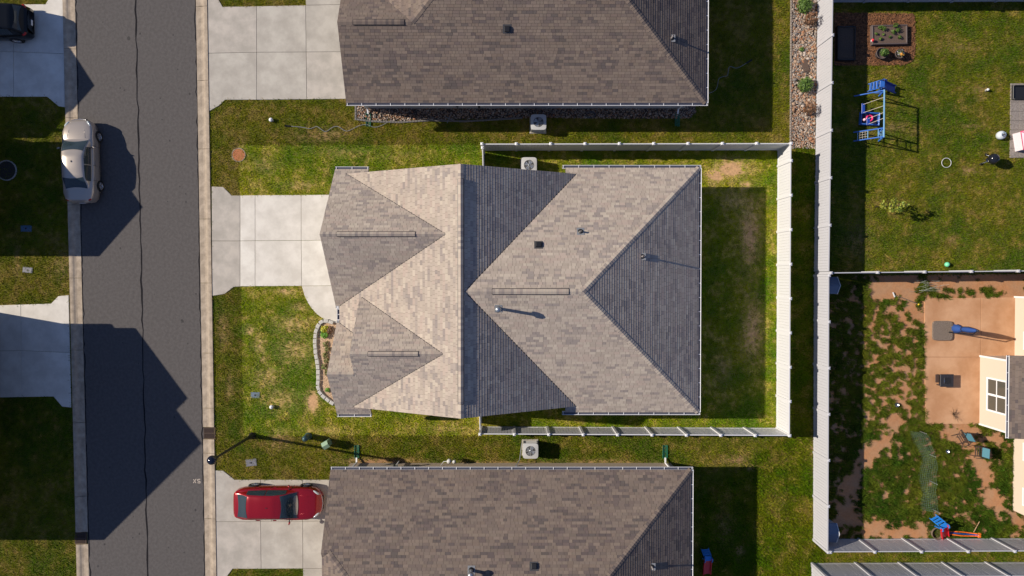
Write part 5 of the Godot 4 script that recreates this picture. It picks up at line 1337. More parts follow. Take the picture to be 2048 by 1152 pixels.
func build_utilities():
	var c := P(1058, 330, 0.82)
	make_ac("pale square cooling unit tucked beside the dark roof slope inside the white fence", Vector3(c.x, 0, c.z), 0.0)
	c = P(1077, 244, 0.82)
	make_ac("shaded square cooling unit on the pebble border", Vector3(c.x, 0, c.z), 0.0)
	c = P(1061, 902, 0.82)
	make_ac("sunlit square cooling unit casting a shadow on grass by the tan wall", Vector3(c.x, 0, c.z), 0.0)
	# lamp post
	c = P(505, 871)
	var L := thing("lamp_post", "tall black street lamp post with a round globe by the kerb", "street lamp", Vector3(c.x, 0, c.z))
	obj(L, "base", B.new(true).lathe([Vector2(0.19, 0), Vector2(0.19, 0.1), Vector2(0.13, 0.2), Vector2(0.11, 0.55), Vector2(0.085, 0.65)], 16), M.black_plastic)
	obj(L, "pole", B.new(true).lathe([Vector2(0.08, 0.5), Vector2(0.07, 2.5), Vector2(0.055, 4.9)], 14), M.black_plastic)
	obj(L, "collar", B.new(true).lathe([Vector2(0.06, 4.7), Vector2(0.12, 4.75), Vector2(0.12, 4.85), Vector2(0.08, 4.9), Vector2(0.16, 4.98)], 16), M.black_plastic)
	var gl := []
	for i in 13: gl.append(Vector2(0.225 * sin(PI * (0.12 + 0.88 * i / 12.0)) if i < 12 else 0.0, 5.16 - 0.225 * cos(PI * (0.12 + 0.88 * i / 12.0))))
	obj(L, "globe", B.new(true).lathe(gl, 22), mt("globe_black", 0.01, 0.012, 0.025, 0.12))
	# green utility pedestals
	c = P(617, 872)
	var pd := thing("utility_pedestal", "dark teal rounded utility pedestal in the grass", "utility box", Vector3(c.x, 0, c.z))
	obj(pd, "dome", B.new(true).lathe([Vector2(0.17, 0), Vector2(0.17, 0.55), Vector2(0.16, 0.68), Vector2(0.1, 0.78), Vector2(0, 0.82)], 18), M.pedestal_teal)
	obj(pd, "base", B.new(true).lathe([Vector2(0.2, 0), Vector2(0.2, 0.1), Vector2(0.17, 0.13)], 18), M.pedestal_teal)
	c = P(658, 884)
	pd = thing("utility_pedestal", "pale green utility box with sloped lid in the grass", "utility box", Vector3(c.x, 0, c.z), 0.5)
	obj(pd, "cabinet", B.new().box(Vector3(0, 0.36, 0), Vector3(0.3, 0.72, 0.34)), M.pedestal_green)
	var ld := B.new(); ld.slab3([Vector3(-0.18, 0.72, -0.2), Vector3(0.18, 0.72, -0.2), Vector3(0.18, 0.83, 0), Vector3(-0.18, 0.83, 0)], Vector3(0, -0.03, 0)); ld.slab3([Vector3(-0.18, 0.83, 0), Vector3(0.18, 0.83, 0), Vector3(0.18, 0.72, 0.2), Vector3(-0.18, 0.72, 0.2)], Vector3(0, -0.03, 0))
	obj(pd, "lid", ld, M.pedestal_green)
	obj(pd, "hasp", B.new().bevel_box(Vector3(0.16, 0.6, 0), Vector3(0.03, 0.12, 0.06), 0.008), M.black_plastic)
	# lids and caps
	noise_mat("clay_lid", Color(0.32, 0.10, 0.045), Color(0.5, 0.2, 0.08), 0.6, 0.03, 0.9, 0.4)
	disc_lid("manhole_cover", "round orange clay stained cover beside the driveway apron lawn", P(478, 310), 0.34, 0.05, M.clay_lid, mt("ring_grey", 0.3, 0.25, 0.2, 0.9), "manhole")
	disc_lid("manhole_cover", "large dark round cover with pale ring in the shaded lawn", P(14, 341), 0.5, 0.06, mt("lid_black", 0.02, 0.02, 0.024, 0.8), mt("ring_pale", 0.35, 0.35, 0.36, 0.8), "manhole")
	cap_pipe("white pipe cap standing in the dry lawn near the hose end", P(544, 241)); cap_pipe("white pipe cap standing in the front lawn by the steel meter lid", P(545, 813))
	cap_pipe("small white pipe cap in the swing set yard grass", P(1971, 181), 0.07)
	meter_lid("steel blue meter lid in the bright front lawn", P(511, 790), 0.0, mt("lid_steel", 0.28, 0.34, 0.38, 0.3, 0.6))
	meter_lid("grey meter lid in the grass near the lamp post", P(503, 925), 0.1, mt("lid_grey", 0.16, 0.16, 0.19, 0.6), 0.62, 0.4)
	meter_lid("blue meter lid in the deep shade across the street", P(53, 457), 0.0, mt("lid_blue", 0.05, 0.12, 0.22, 0.4), 0.6, 0.36)
	meter_lid("weathered grey meter lid at the edge of the shade across the street", P(56, 540), -0.1, mt("lid_grey", 0.16, 0.16, 0.19, 0.6), 0.56, 0.32)
	# hoses
	cable("garden_hose", "grey hose snaking over the dry lawn from the pebble border", "hose", [[583, 253], [606, 255], [622, 258], [633, 253], [642, 258], [652, 264], [664, 256], [675, 253], [684, 258], [694, 263], [708, 257], [722, 251], [736, 250], [748, 255], [762, 252], [778, 244], [790, 241]], 0.017, mt("hose_grey", 0.22, 0.23, 0.24, 0.5))
	cable("garden_hose", "thin grey hose in the shaded back lawn behind the dark roof", "hose", [[1492, 127], [1480, 134], [1470, 137], [1459, 133], [1456, 142], [1454, 152], [1445, 154], [1437, 158], [1435, 168], [1431, 180], [1420, 186], [1404, 187]], 0.015, mt("hose_grey", 0.22, 0.23, 0.24, 0.5))
	cable("coiled_hose", "dark hose coil lying on the shaded pebbles", "hose", [[1172, 226], [1186, 224], [1190, 232], [1178, 237], [1170, 231], [1180, 226], [1192, 229], [1184, 236], [1172, 234]], 0.018, mt("hose_dark", 0.07, 0.08, 0.1, 0.5), 0.12, false)
	# fittings on the walls beside the alley lawns
	var zs := (941.0 - 556.0) * 0.02579 + 0.42
	c = P(898, 919, 0.7)
	var gm := thing("gas_meter", "small grey gas meter with pipes on the tan wall", "gas meter", Vector3(c.x, 0, zs - 0.28))
	obj(gm, "meter_body", B.new(true).lathe([Vector2(0.0, 0.48), Vector2(0.12, 0.5), Vector2(0.13, 0.7), Vector2(0, 0.74)], 14), M.cabinet)
	obj(gm, "regulator", B.new(true).lathe([Vector2(0.0, 0.6), Vector2(0.1, 0.62), Vector2(0.1, 0.68), Vector2(0, 0.7)], 14, Transform3D(Basis.IDENTITY, Vector3(0.28, 0, 0.03))), M.cabinet)
	obj(gm, "pipe", B.new(true).tube([Vector3(0.28, 0, 0.03), Vector3(0.28, 0.62, 0.03), Vector3(0, 0.66, 0), Vector3(-0.3, 0.62, 0.02), Vector3(-0.46, 0.62, 0.24)], 0.022, 0.022, 8), M.cabinet)
	c = P(786, 935, 1.6)
	var em := thing("electric_meter", "round electric meter box on the tan wall near the red car", "electric meter", Vector3(c.x, 1.25, zs - 0.11))
	obj(em, "box", B.new().bevel_box(Vector3(0, 0.1, 0), Vector3(0.34, 0.62, 0.2), 0.02), M.cabinet)
	obj(em, "dial", B.new(true).lathe([Vector2(0.1, 0), Vector2(0.1, 0.09), Vector2(0.07, 0.12), Vector2(0, 0.13)], 16, Transform3D(Basis(Vector3(1, 0, 0), Vector3(0, 0, -1), Vector3(0, 1, 0)), Vector3(0, 0.16, -0.1))), M.glass)
	obj(em, "conduit", B.new(true).tube([Vector3(0.05, -0.2, 0), Vector3(0.05, -1.25, 0)], 0.03, 0.03, 8), M.cabinet)
	c = P(1040, 919, 0.0)
	var ls := thing("refrigerant_pipe", "bent grey pipe from the cooling unit into the tan wall", "pipe", Vector3.ZERO)
	obj(ls, "pipe", B.new(true).tube([Vector3(0.55, 0.35, 9.1), Vector3(0.5, 0.3, 9.5), Vector3(0.42, 0.6, 10.0), Vector3(0.2, 0.7, zs)], 0.022, 0.022, 7), M.lead_grey)
	obj(ls, "bracket", B.new().box(Vector3(0.22, 0.7, zs - 0.04), Vector3(0.1, 0.1, 0.07)), M.lead_grey)
	var zn := (207.0 - 556.0) * 0.02579 - 0.42
	for q in [[915, 0.7, "small outlet box on the grey wall over the pebbles"], [958, 0.55, "black hose reel outlet on the grey wall over the pebbles"]]:
		var wx: float = (q[0] - 1024.0) * 0.0273
		var ob := thing("wall_outlet", q[2], "outlet", Vector3(wx, q[1], zn + 0.06))
		obj(ob, "box", B.new().bevel_box(Vector3.ZERO, Vector3(0.12, 0.16, 0.1), 0.015), M.black_plastic)
		obj(ob, "spout", B.new(true).tube([Vector3(0, 0, 0.04), Vector3(0, -0.02, 0.12), Vector3(0, -0.09, 0.14)], 0.018, 0.014, 7), M.black_plastic)
	c = P(899, 240)
	var sk := thing("lawn_sprinkler", "grey metal stake ornament on the pebble edging", "garden stake", Vector3(c.x, 0, c.z))
	obj(sk, "stake", B.new(true).tube([Vector3(0, 0, 0), Vector3(0, 0.35, 0)], 0.02, 0.02, 6), M.lead_grey)
	var arms := B.new(true)
	for k in 4: arms.tube([Vector3(0, 0.34, 0), Vector3(cos(k * 1.57 + 0.4) * 0.16, 0.38, sin(k * 1.57 + 0.4) * 0.16), Vector3(cos(k * 1.57 + 0.4) * 0.26, 0.32, sin(k * 1.57 + 0.4) * 0.26)], 0.03, 0.02, 6)
	obj(sk, "arm", arms, M.lead_grey)

# ---------------------------------------------------------------- yard with the swing set
func make_slide(label: String, at: Vector3, turn: float, step_mat: Material, chute_mat: Material, top_h: float, length: float) -> Node3D:
	var t := thing("toy_slide", label, "slide", at, turn)      # ladder at -x, chute runs to +x
	for s in [-1, 1]:
		obj(t, "ladder_side", B.new().bar(Vector3(-0.42, 0, s * 0.2), Vector3(-0.12, top_h + 0.12, s * 0.2), 0.04, 0.05), step_mat)
		obj(t, "handrail", B.new(true).tube([Vector3(-0.2, top_h, s * 0.2), Vector3(-0.12, top_h + 0.22, s * 0.2), Vector3(0.06, top_h + 0.16, s * 0.2), Vector3(0.14, top_h, s * 0.2)], 0.03, 0.03, 8), step_mat)
		var w := B.new()
		for i in 8:
			var u0 := i / 8.0; var u1 := (i + 1) / 8.0
			var p0 := Vector3(lerpf(0.0, length, u0), lerpf(top_h, 0.08, pow(u0, 0.85)), s * 0.2); var p1 := Vector3(lerpf(0.0, length, u1), lerpf(top_h, 0.08, pow(u1, 0.85)), s * 0.2)
			w.bar(p0 + Vector3(0, 0.05, 0), p1 + Vector3(0, 0.05, 0), 0.035, 0.12)
		obj(t, "chute_side", w, chute_mat)
		obj(t, "leg", B.new().bar(Vector3(0.12, 0, s * 0.17), Vector3(0.02, top_h, s * 0.17), 0.05, 0.05), step_mat)
	for i in 3:
		var u := (i + 1) / 4.0
		obj(t, "step", B.new().bevel_box(Vector3(lerpf(-0.42, -0.16, u), top_h * u, 0), Vector3(0.12, 0.04, 0.4), 0.01), step_mat)
	obj(t, "platform", B.new().bevel_box(Vector3(-0.06, top_h - 0.02, 0), Vector3(0.26, 0.05, 0.4), 0.01), step_mat)
	var ch := B.new()
	for i in 8:
		var u0 := i / 8.0; var u1 := (i + 1) / 8.0
		var p0 := Vector3(lerpf(0.0, length, u0), lerpf(top_h, 0.08, pow(u0, 0.85)), 0); var p1 := Vector3(lerpf(0.0, length, u1), lerpf(top_h, 0.08, pow(u1, 0.85)), 0)
		ch.slab3([p0 + Vector3(0, 0, -0.2), p1 + Vector3(0, 0, -0.2), p1 + Vector3(0, 0, 0.2), p0 + Vector3(0, 0, 0.2)], Vector3(0, -0.02, 0))
	obj(t, "chute", ch, chute_mat)
	return t

func build_play_yard():
	# swing set: A-frames joined by a top bar, one side a climbing ladder
	var xb := 19.65; var H := 1.83; var z0 := -9.91; var z1 := -7.48
	var S := thing("swing_set", "blue metal swing set with climbing ladder frame on the lawn", "swing set")
	obj(S, "top_bar", B.new(true).tube([Vector3(xb, H, z0 - 0.03), Vector3(xb, H, z1 + 0.05)], 0.04, 0.04, 10), M.sky_blue_metal)
	for q in [[z0, z0 - 0.17], [z1 - 0.45, z1 - 0.6], [z1, z1 - 0.12]]:
		for s in [-1, 1]: obj(S, "leg", B.new(true).tube([Vector3(xb, H, q[0]), Vector3(xb + s * 0.69, 0, q[1])], 0.033, 0.033, 8), M.blue_metal)
	for s in [-1, 1]:
		for u in [0.18, 0.52, 0.86]:
			obj(S, "rung", B.new(true).tube([Vector3(xb + s * 0.69 * u, H * (1 - u), lerpf(z1 - 0.45, z1 - 0.6, u)), Vector3(xb + s * 0.69 * u, H * (1 - u), lerpf(z1, z1 - 0.12, u))], 0.022, 0.022, 8), M.sky_blue_metal)
	var net := B.new(true)
	for i in 3: net.tube([Vector3(xb - 0.37, 0.86, z1 - 0.47 + 0.13 * i), Vector3(xb - 0.58, 0.27, z1 - 0.5 + 0.13 * i)], 0.008, 0.008, 5)
	for i in 3: net.tube([Vector3(xb - 0.42 - 0.06 * i, 0.72 - 0.17 * i, z1 - 0.52), Vector3(xb - 0.42 - 0.06 * i, 0.72 - 0.17 * i, z1 - 0.09)], 0.008, 0.008, 5)
	obj(S, "climbing_net", net, M.rope)
	obj(S, "spreader", B.new(true).tube([Vector3(xb - 0.3, 1.0, z0 - 0.08), Vector3(xb + 0.3, 1.0, z0 - 0.08)], 0.02, 0.02, 8), M.blue_metal)
	for s in [[-9.55, -9.1, 0.5, -0.42], [-8.75, -8.45, 0.62, -0.2]]:
		var sw := part(S, "swing")
		for z in [s[0], s[1]]: obj(sw, "rope", B.new(true).tube([Vector3(xb, H, z), Vector3(xb + s[3], s[2], z + 0.05)], 0.012, 0.012, 6), M.rope)
		obj(sw, "swing_seat", B.new().bevel_box(Vector3(xb + s[3], s[2], (s[0] + s[1]) * 0.5 + 0.05), Vector3(0.18, 0.03, absf(s[1] - s[0]) + 0.1), 0.01), M.blue_plastic)
	var c := P(1746, 180)
	make_slide("dark blue plastic slide standing behind the swing set leg", Vector3(c.x + 0.12, 0, c.z - 0.08), -0.08, M.blue_metal, M.blue_plastic, 0.85, 1.05)
	# tray with a pink toy
	c = P(1736, 239)
	var tr := thing("sand_tray", "blue rectangular play tray beneath the swings", "play tray", Vector3(c.x, 0, c.z), -0.06)
	obj(tr, "tray_floor", B.new().box(Vector3(0, 0.1, 0), Vector3(1.0, 0.03, 0.62)), mt("tray_dark", 0.01, 0.012, 0.05, 0.6))
	for q in [[-0.5, 0, 0.07, 0.7], [0.5, 0, 0.07, 0.7]]: obj(tr, "rim", B.new().bevel_box(Vector3(q[0], 0.17, q[1]), Vector3(q[2], 0.2, q[3]), 0.02), M.blue_metal)
	for z in [-0.315, 0.315]: obj(tr, "rim", B.new().bevel_box(Vector3(0, 0.168, z), Vector3(0.93, 0.196, 0.07), 0.02), M.blue_metal)
	c = P(1742, 235, 0.4)
	var pk := thing("ride_on_toy", "bright pink ring shaped toy lying in the blue tray", "toy", Vector3(c.x, 0.13, c.z), 0.5)
	var ring := []
	for k in 21: ring.append(Vector3(cos(TAU * k / 20) * 0.16, 0.12, sin(TAU * k / 20) * 0.16))
	obj(pk, "ring", B.new(true).tube(ring, 0.045, 0.045, 8), M.pink_plastic)
	obj(pk, "head", B.new(true).lathe([Vector2(0, 0.02), Vector2(0.07, 0.06), Vector2(0.08, 0.12), Vector2(0.05, 0.19), Vector2(0, 0.2)], 12, Transform3D(Basis.IDENTITY, Vector3(-0.28, 0, -0.06))), M.pale_pink)
	obj(pk, "neck", B.new(true).tube([Vector3(-0.16, 0.12, 0), Vector3(-0.28, 0.12, -0.06)], 0.05, 0.04, 8), M.pink_plastic)
	# raised planter
	c = P(1778, 70, 0.2)
	var pl := thing("raised_planter", "brown raised planter box with seedlings on the mulch", "planter", Vector3(c.x, 0, c.z), 0.02)
	var pm: Material = mt("planter_brown", 0.10, 0.075, 0.07, 0.7)
	for q in [[0, -0.5, 1.94, 0.07], [0, 0.5, 1.94, 0.07]]: obj(pl, "side_board", B.new().bevel_box(Vector3(q[0], 0.15, q[1]), Vector3(q[2], 0.3, q[3]), 0.015), pm)
	for x in [-0.935, 0.935]: obj(pl, "end_board", B.new().bevel_box(Vector3(x, 0.148, 0), Vector3(0.07, 0.296, 0.93), 0.015), pm)
	obj(pl, "soil", B.new().box(Vector3(0, 0.12, 0), Vector3(1.8, 0.24, 0.93)), noise_mat("planter_soil", Color(0.07, 0.045, 0.035), Color(0.16, 0.11, 0.085), 0.7, 0.04, 0.95, 0.8))
	for q in [[1759, 56, 0.13], [1766, 58, 0.15], [1789, 52, 0.17], [1785, 65, 0.14], [1795, 61, 0.15], [1752, 68, 0.09], [1766, 69, 0.07], [1779, 74, 0.08], [1798, 75, 0.12], [1760, 78, 0.1]]:
		var p := P(q[0], q[1], 0.26)
		plant("seedling", "small leafy green seedling growing in the raised planter", Vector3(p.x, 0.24, p.z), q[2], q[2] * 1.6, int(q[2] * 500), 0.08, GREENS, "plant", "seedlings in the raised planter")
	var bl := P(1746, 80, 0.4)
	var gn := thing("garden_ornament", "small red and white ornament on the planter corner", "ornament", Vector3(bl.x, 0.24, bl.z))
	obj(gn, "body", B.new(true).lathe([Vector2(0.05, 0), Vector2(0.07, 0.08), Vector2(0.03, 0.16), Vector2(0, 0.17)], 12), M.pvc_white)
	obj(gn, "hat", B.new(true).lathe([Vector2(0.085, 0.15), Vector2(0.05, 0.2), Vector2(0, 0.25)], 12), M.red_plastic)
	c = P(1693, 86, 0.3)
	var dp := thing("raised_planter", "black oblong planter tub in the fence shadow on the mulch", "planter", Vector3(c.x, 0, c.z))
	for x in [-0.46, 0.46]: obj(dp, "side_board", B.new().bevel_box(Vector3(x, 0.17, 0), Vector3(0.07, 0.34, 1.86), 0.02), M.black_plastic)
	for z in [-0.9, 0.9]: obj(dp, "end_board", B.new().bevel_box(Vector3(0, 0.168, z), Vector3(0.85, 0.336, 0.07), 0.02), M.black_plastic)
	obj(dp, "soil", B.new().box(Vector3(0, 0.13, 0), Vector3(0.85, 0.26, 1.73)), M.dark_soil)
	for q in [[1763, 107, 0.3, "brown tub pot with a bushy green plant", true], [1799, 108, 0.25, "brown tub pot with orange flowers and pale leaves", false]]:
		c = P(q[0], q[1], 0.3)
		var pot := thing("flower_pot", q[3], "plant pot", Vector3(c.x, 0, c.z))
		var rr: float = q[2]
		obj(pot, "tub", B.new(true).lathe([Vector2(rr * 0.72, 0), Vector2(rr, 0.34), Vector2(rr * 1.06, 0.34), Vector2(rr * 1.06, 0.38), Vector2(rr * 0.94, 0.38), Vector2(rr * 0.9, 0.3), Vector2(0, 0.3)], 20), pm)
		if q[4]: leafy(pot, "foliage", Vector3(0.08, 0.46, -0.02), 0.26, 0.2, 0.26, 330, 0.1, GREENS)
		else:
			leafy(pot, "foliage", Vector3(0, 0.42, -0.02), 0.24, 0.14, 0.24, 160, 0.09, [Color(0.12, 0.14, 0.03), Color(0.4, 0.4, 0.45), Color(0.09, 0.08, 0.1)])
			leafy(pot, "flower", Vector3(0.02, 0.5, 0.08), 0.15, 0.08, 0.12, 40, 0.09, [Color(0.6, 0.26, 0.03), Color(0.65, 0.5, 0.05)])
	# grill
	c = P(1970, 322)
	var g := thing("kettle_grill", "black round kettle grill on thin legs in the grass", "grill", Vector3(c.x, 0, c.z))
	obj(g, "kettle", B.new(true).lathe([Vector2(0, 0.42), Vector2(0.16, 0.45), Vector2(0.25, 0.55), Vector2(0.285, 0.68), Vector2(0.29, 0.69)], 24), mt("enamel", 0.012, 0.013, 0.018, 0.12))
	obj(g, "lid", B.new(true).lathe([Vector2(0.29, 0.69), Vector2(0.28, 0.75), Vector2(0.22, 0.86), Vector2(0.12, 0.93), Vector2(0, 0.95)], 24), M.enamel)
	obj(g, "lid_handle", B.new(true).tube([Vector3(-0.07, 0.93, 0.04), Vector3(-0.05, 0.99, 0.04), Vector3(0.05, 0.99, 0.04), Vector3(0.07, 0.93, 0.04)], 0.014, 0.014, 8), M.black_plastic)
	obj(g, "damper", B.new().lathe([Vector2(0.05, 0.915), Vector2(0.05, 0.935), Vector2(0, 0.935)], 12, Transform3D(Basis.IDENTITY, Vector3(0.1, -0.02, 0.06))), M.chrome)
	for k in 3:
		var a := TAU * k / 3.0 + 2.6
		obj(g, "leg", B.new(true).tube([Vector3(cos(a) * 0.18, 0.5, sin(a) * 0.18), Vector3(cos(a) * 0.32, 0.02, sin(a) * 0.32)], 0.014, 0.014, 7), M.chrome)
		if k < 2: obj(g, "wheel", B.new(true).lathe([Vector2(0, -0.025), Vector2(0.075, -0.025), Vector2(0.085, 0), Vector2(0.075, 0.025), Vector2(0, 0.025)], 14, Transform3D(Basis(Vector3(cos(a), 0, sin(a)), Vector3(-sin(a), 0, cos(a)), Vector3(0, -1, 0)), Vector3(cos(a) * 0.34, 0.085, sin(a) * 0.34))), M.black_plastic)
	obj(g, "ash_tray", B.new().lathe([Vector2(0.13, 0.25), Vector2(0.14, 0.28), Vector2(0, 0.26)], 16), M.chrome)
	# propane cylinder
	c = P(1997, 272)
	var pr := thing("gas_cylinder", "white and blue gas cylinder standing in the grass", "gas cylinder", Vector3(c.x, 0, c.z))
	obj(pr, "tank", B.new(true).lathe([Vector2(0.14, 0), Vector2(0.22, 0.08), Vector2(0.235, 0.2), Vector2(0.22, 0.3), Vector2(0.14, 0.37), Vector2(0, 0.39)], 22), mt("tank_white", 0.55, 0.6, 0.64, 0.35))
	obj(pr, "valve", B.new().bevel_box(Vector3(0, 0.43, 0), Vector3(0.07, 0.1, 0.07), 0.01), M.vent_grey)
	var col := B.new(true)
	for k in 15: if k % 5 < 4: col.tube([Vector3(cos(TAU * k / 15) * 0.12, 0.44, sin(TAU * k / 15) * 0.12), Vector3(cos(TAU * (k + 1) / 15) * 0.12, 0.44, sin(TAU * (k + 1) / 15) * 0.12)], 0.016, 0.016, 6)
	obj(pr, "collar", col, mt("tank_blue", 0.12, 0.2, 0.3, 0.4))
	# hoop, ball
	c = P(1891, 326)
	var hp := []
	for k in 33: hp.append(Vector3(cos(TAU * k / 32) * 0.26, 0.08, sin(TAU * k / 32) * 0.26))
	tag(obj(self, "toy_hoop", B.new(true).tube(hp, 0.014, 0.014, 6), M.pvc_white), "thin white hoop lying flat on the lawn", "hoop").position = Vector3(c.x, 0, c.z)
	c = P(1891, 529)
	var gb := []
	for i in 11: gb.append(Vector2(0.135 * sin(PI * i / 10.0), 0.135 - 0.135 * cos(PI * i / 10.0)))
	var ball := thing("play_ball", "mint green ball on the grass near the cross fence", "ball", Vector3(c.x, 0.01, c.z))
	obj(ball, "ball_skin", B.new(true).lathe(gb, 20), mt("mint", 0.16, 0.62, 0.36, 0.4))
	# patio corner with mat and pink playhouse tent
	var pv := part(self, "patio")
	tag(pv, "grey paver patio corner beside the swing set lawn", "patio", "", "structure")
	var a0 := P2(2020, 167); var pp := rect_poly(a0.x, a0.y, a0.x + 4.0, a0.y + 4.12)
	block(pp)
	for i in 8:
		for k in 8: obj(pv, "paver", B.new().bevel_box(Vector3(a0.x + 0.25 + 0.5 * i, 0.02, a0.y + 0.26 + 0.515 * k), Vector3(0.49, 0.07, 0.505), 0.008), M.patio_paver)
	c = P(2042, 185, 0.1)
	var mat_ := thing("storage_bin", "black shallow rounded tray on the paver patio", "tray", Vector3(c.x + 0.05, 0.055, c.z))
	obj(mat_, "tray_floor", B.new().box(Vector3(0, 0.02, 0), Vector3(1.0, 0.03, 0.72)), M.black_plastic)
	for x in [-0.5, 0.5]: obj(mat_, "rim", B.new().bevel_box(Vector3(x, 0.06, 0), Vector3(0.07, 0.12, 0.8), 0.02), M.black_plastic)
	for z in [-0.37, 0.37]: obj(mat_, "rim", B.new().bevel_box(Vector3(0, 0.058, z), Vector3(0.93, 0.116, 0.07), 0.02), M.black_plastic)
	c = P(2025, 300)
	var tn := thing("play_tent", "pink and white peaked play tent on the patio edge", "play tent", Vector3(c.x + 0.62, 0.055, c.z - 0.48), 0.16)
	var pale: Material = M.pale_pink; var apex := Vector3(0, 1.0, 0)
	var cor := [Vector3(-0.6, 0.62, -0.5), Vector3(0.6, 0.62, -0.5), Vector3(0.6, 0.62, 0.5), Vector3(-0.6, 0.62, 0.5)]
	for i in 4:
		var p: Vector3 = cor[i]; var q: Vector3 = cor[(i + 1) % 4]
		obj(tn, "roof_panel", B.new().slab3([p, q, apex], Vector3(0, -0.01, 0)), pale)
		obj(tn, "wall_panel", B.new().slab3([p * Vector3(0.98, 1, 0.98), q * Vector3(0.98, 1, 0.98), Vector3(q.x, 0, q.z), Vector3(p.x, 0, p.z)], Vector3(-signf(p.x + q.x), 0, -signf(p.z + q.z)) * 0.01), mt("tent_white", 0.7, 0.62, 0.66, 0.8))
		obj(tn, "piping", B.new(true).tube([p, q], 0.02, 0.02, 6), M.pink_plastic); obj(tn, "piping", B.new(true).tube([p, apex], 0.02, 0.02, 6), M.pink_plastic)
		for k in 2:
			var m: Vector3 = (p + q) * 0.5 * 0.62 + apex * 0.38 + (q - p) * (0.22 * k - 0.11)
			var nn := (q - p).cross(apex - p).normalized()
			if nn.y < 0: nn = -nn
			obj(tn, "spot", B.new().lathe([Vector2(0.085, 0.006), Vector2(0, 0.01)], 14, Transform3D(Basis(nn.cross(Vector3.FORWARD).normalized(), nn, nn.cross(nn.cross(Vector3.FORWARD)).normalized()), m)), [M.pink_plastic, mt("purple", 0.12, 0.02, 0.25, 0.5)][k])
	# sapling leaning over its own shadow
	c = P(1750, 414)
	var sp := thing("sapling", "thin leaning sapling with sparse yellow green leaves", "tree", Vector3(c.x, 0, c.z))
	obj(sp, "trunk", B.new(true).tube([Vector3(0, 0, 0), Vector3(0.25, 0.5, -0.02), Vector3(0.4, 1.0, 0.06), Vector3(0.5, 1.55, 0.1)], 0.035, 0.012, 8), M.bark)
	for k in 7: obj(sp, "limb", B.new(true).tube([Vector3(0.25 + 0.04 * k, 0.5 + 0.14 * k, 0.02), Vector3(0.25 + 0.05 * k + 0.35 * cos(k * 2.1), 0.7 + 0.15 * k, 0.02 + 0.35 * sin(k * 2.1))], 0.014, 0.005, 6), M.bark)
	var ygr := [Color(0.2, 0.24, 0.02), Color(0.14, 0.2, 0.02), Color(0.26, 0.26, 0.03)]
	for q in [[0.0, 0.9, 0.0], [0.45, 1.0, -0.2], [0.55, 1.4, 0.25], [0.8, 1.5, 0.0], [0.2, 1.3, 0.2]]: leafy(sp, "crown", Vector3(q[0], q[1], q[2]), 0.34, 0.26, 0.3, 60, 0.12, ygr, 0.1)

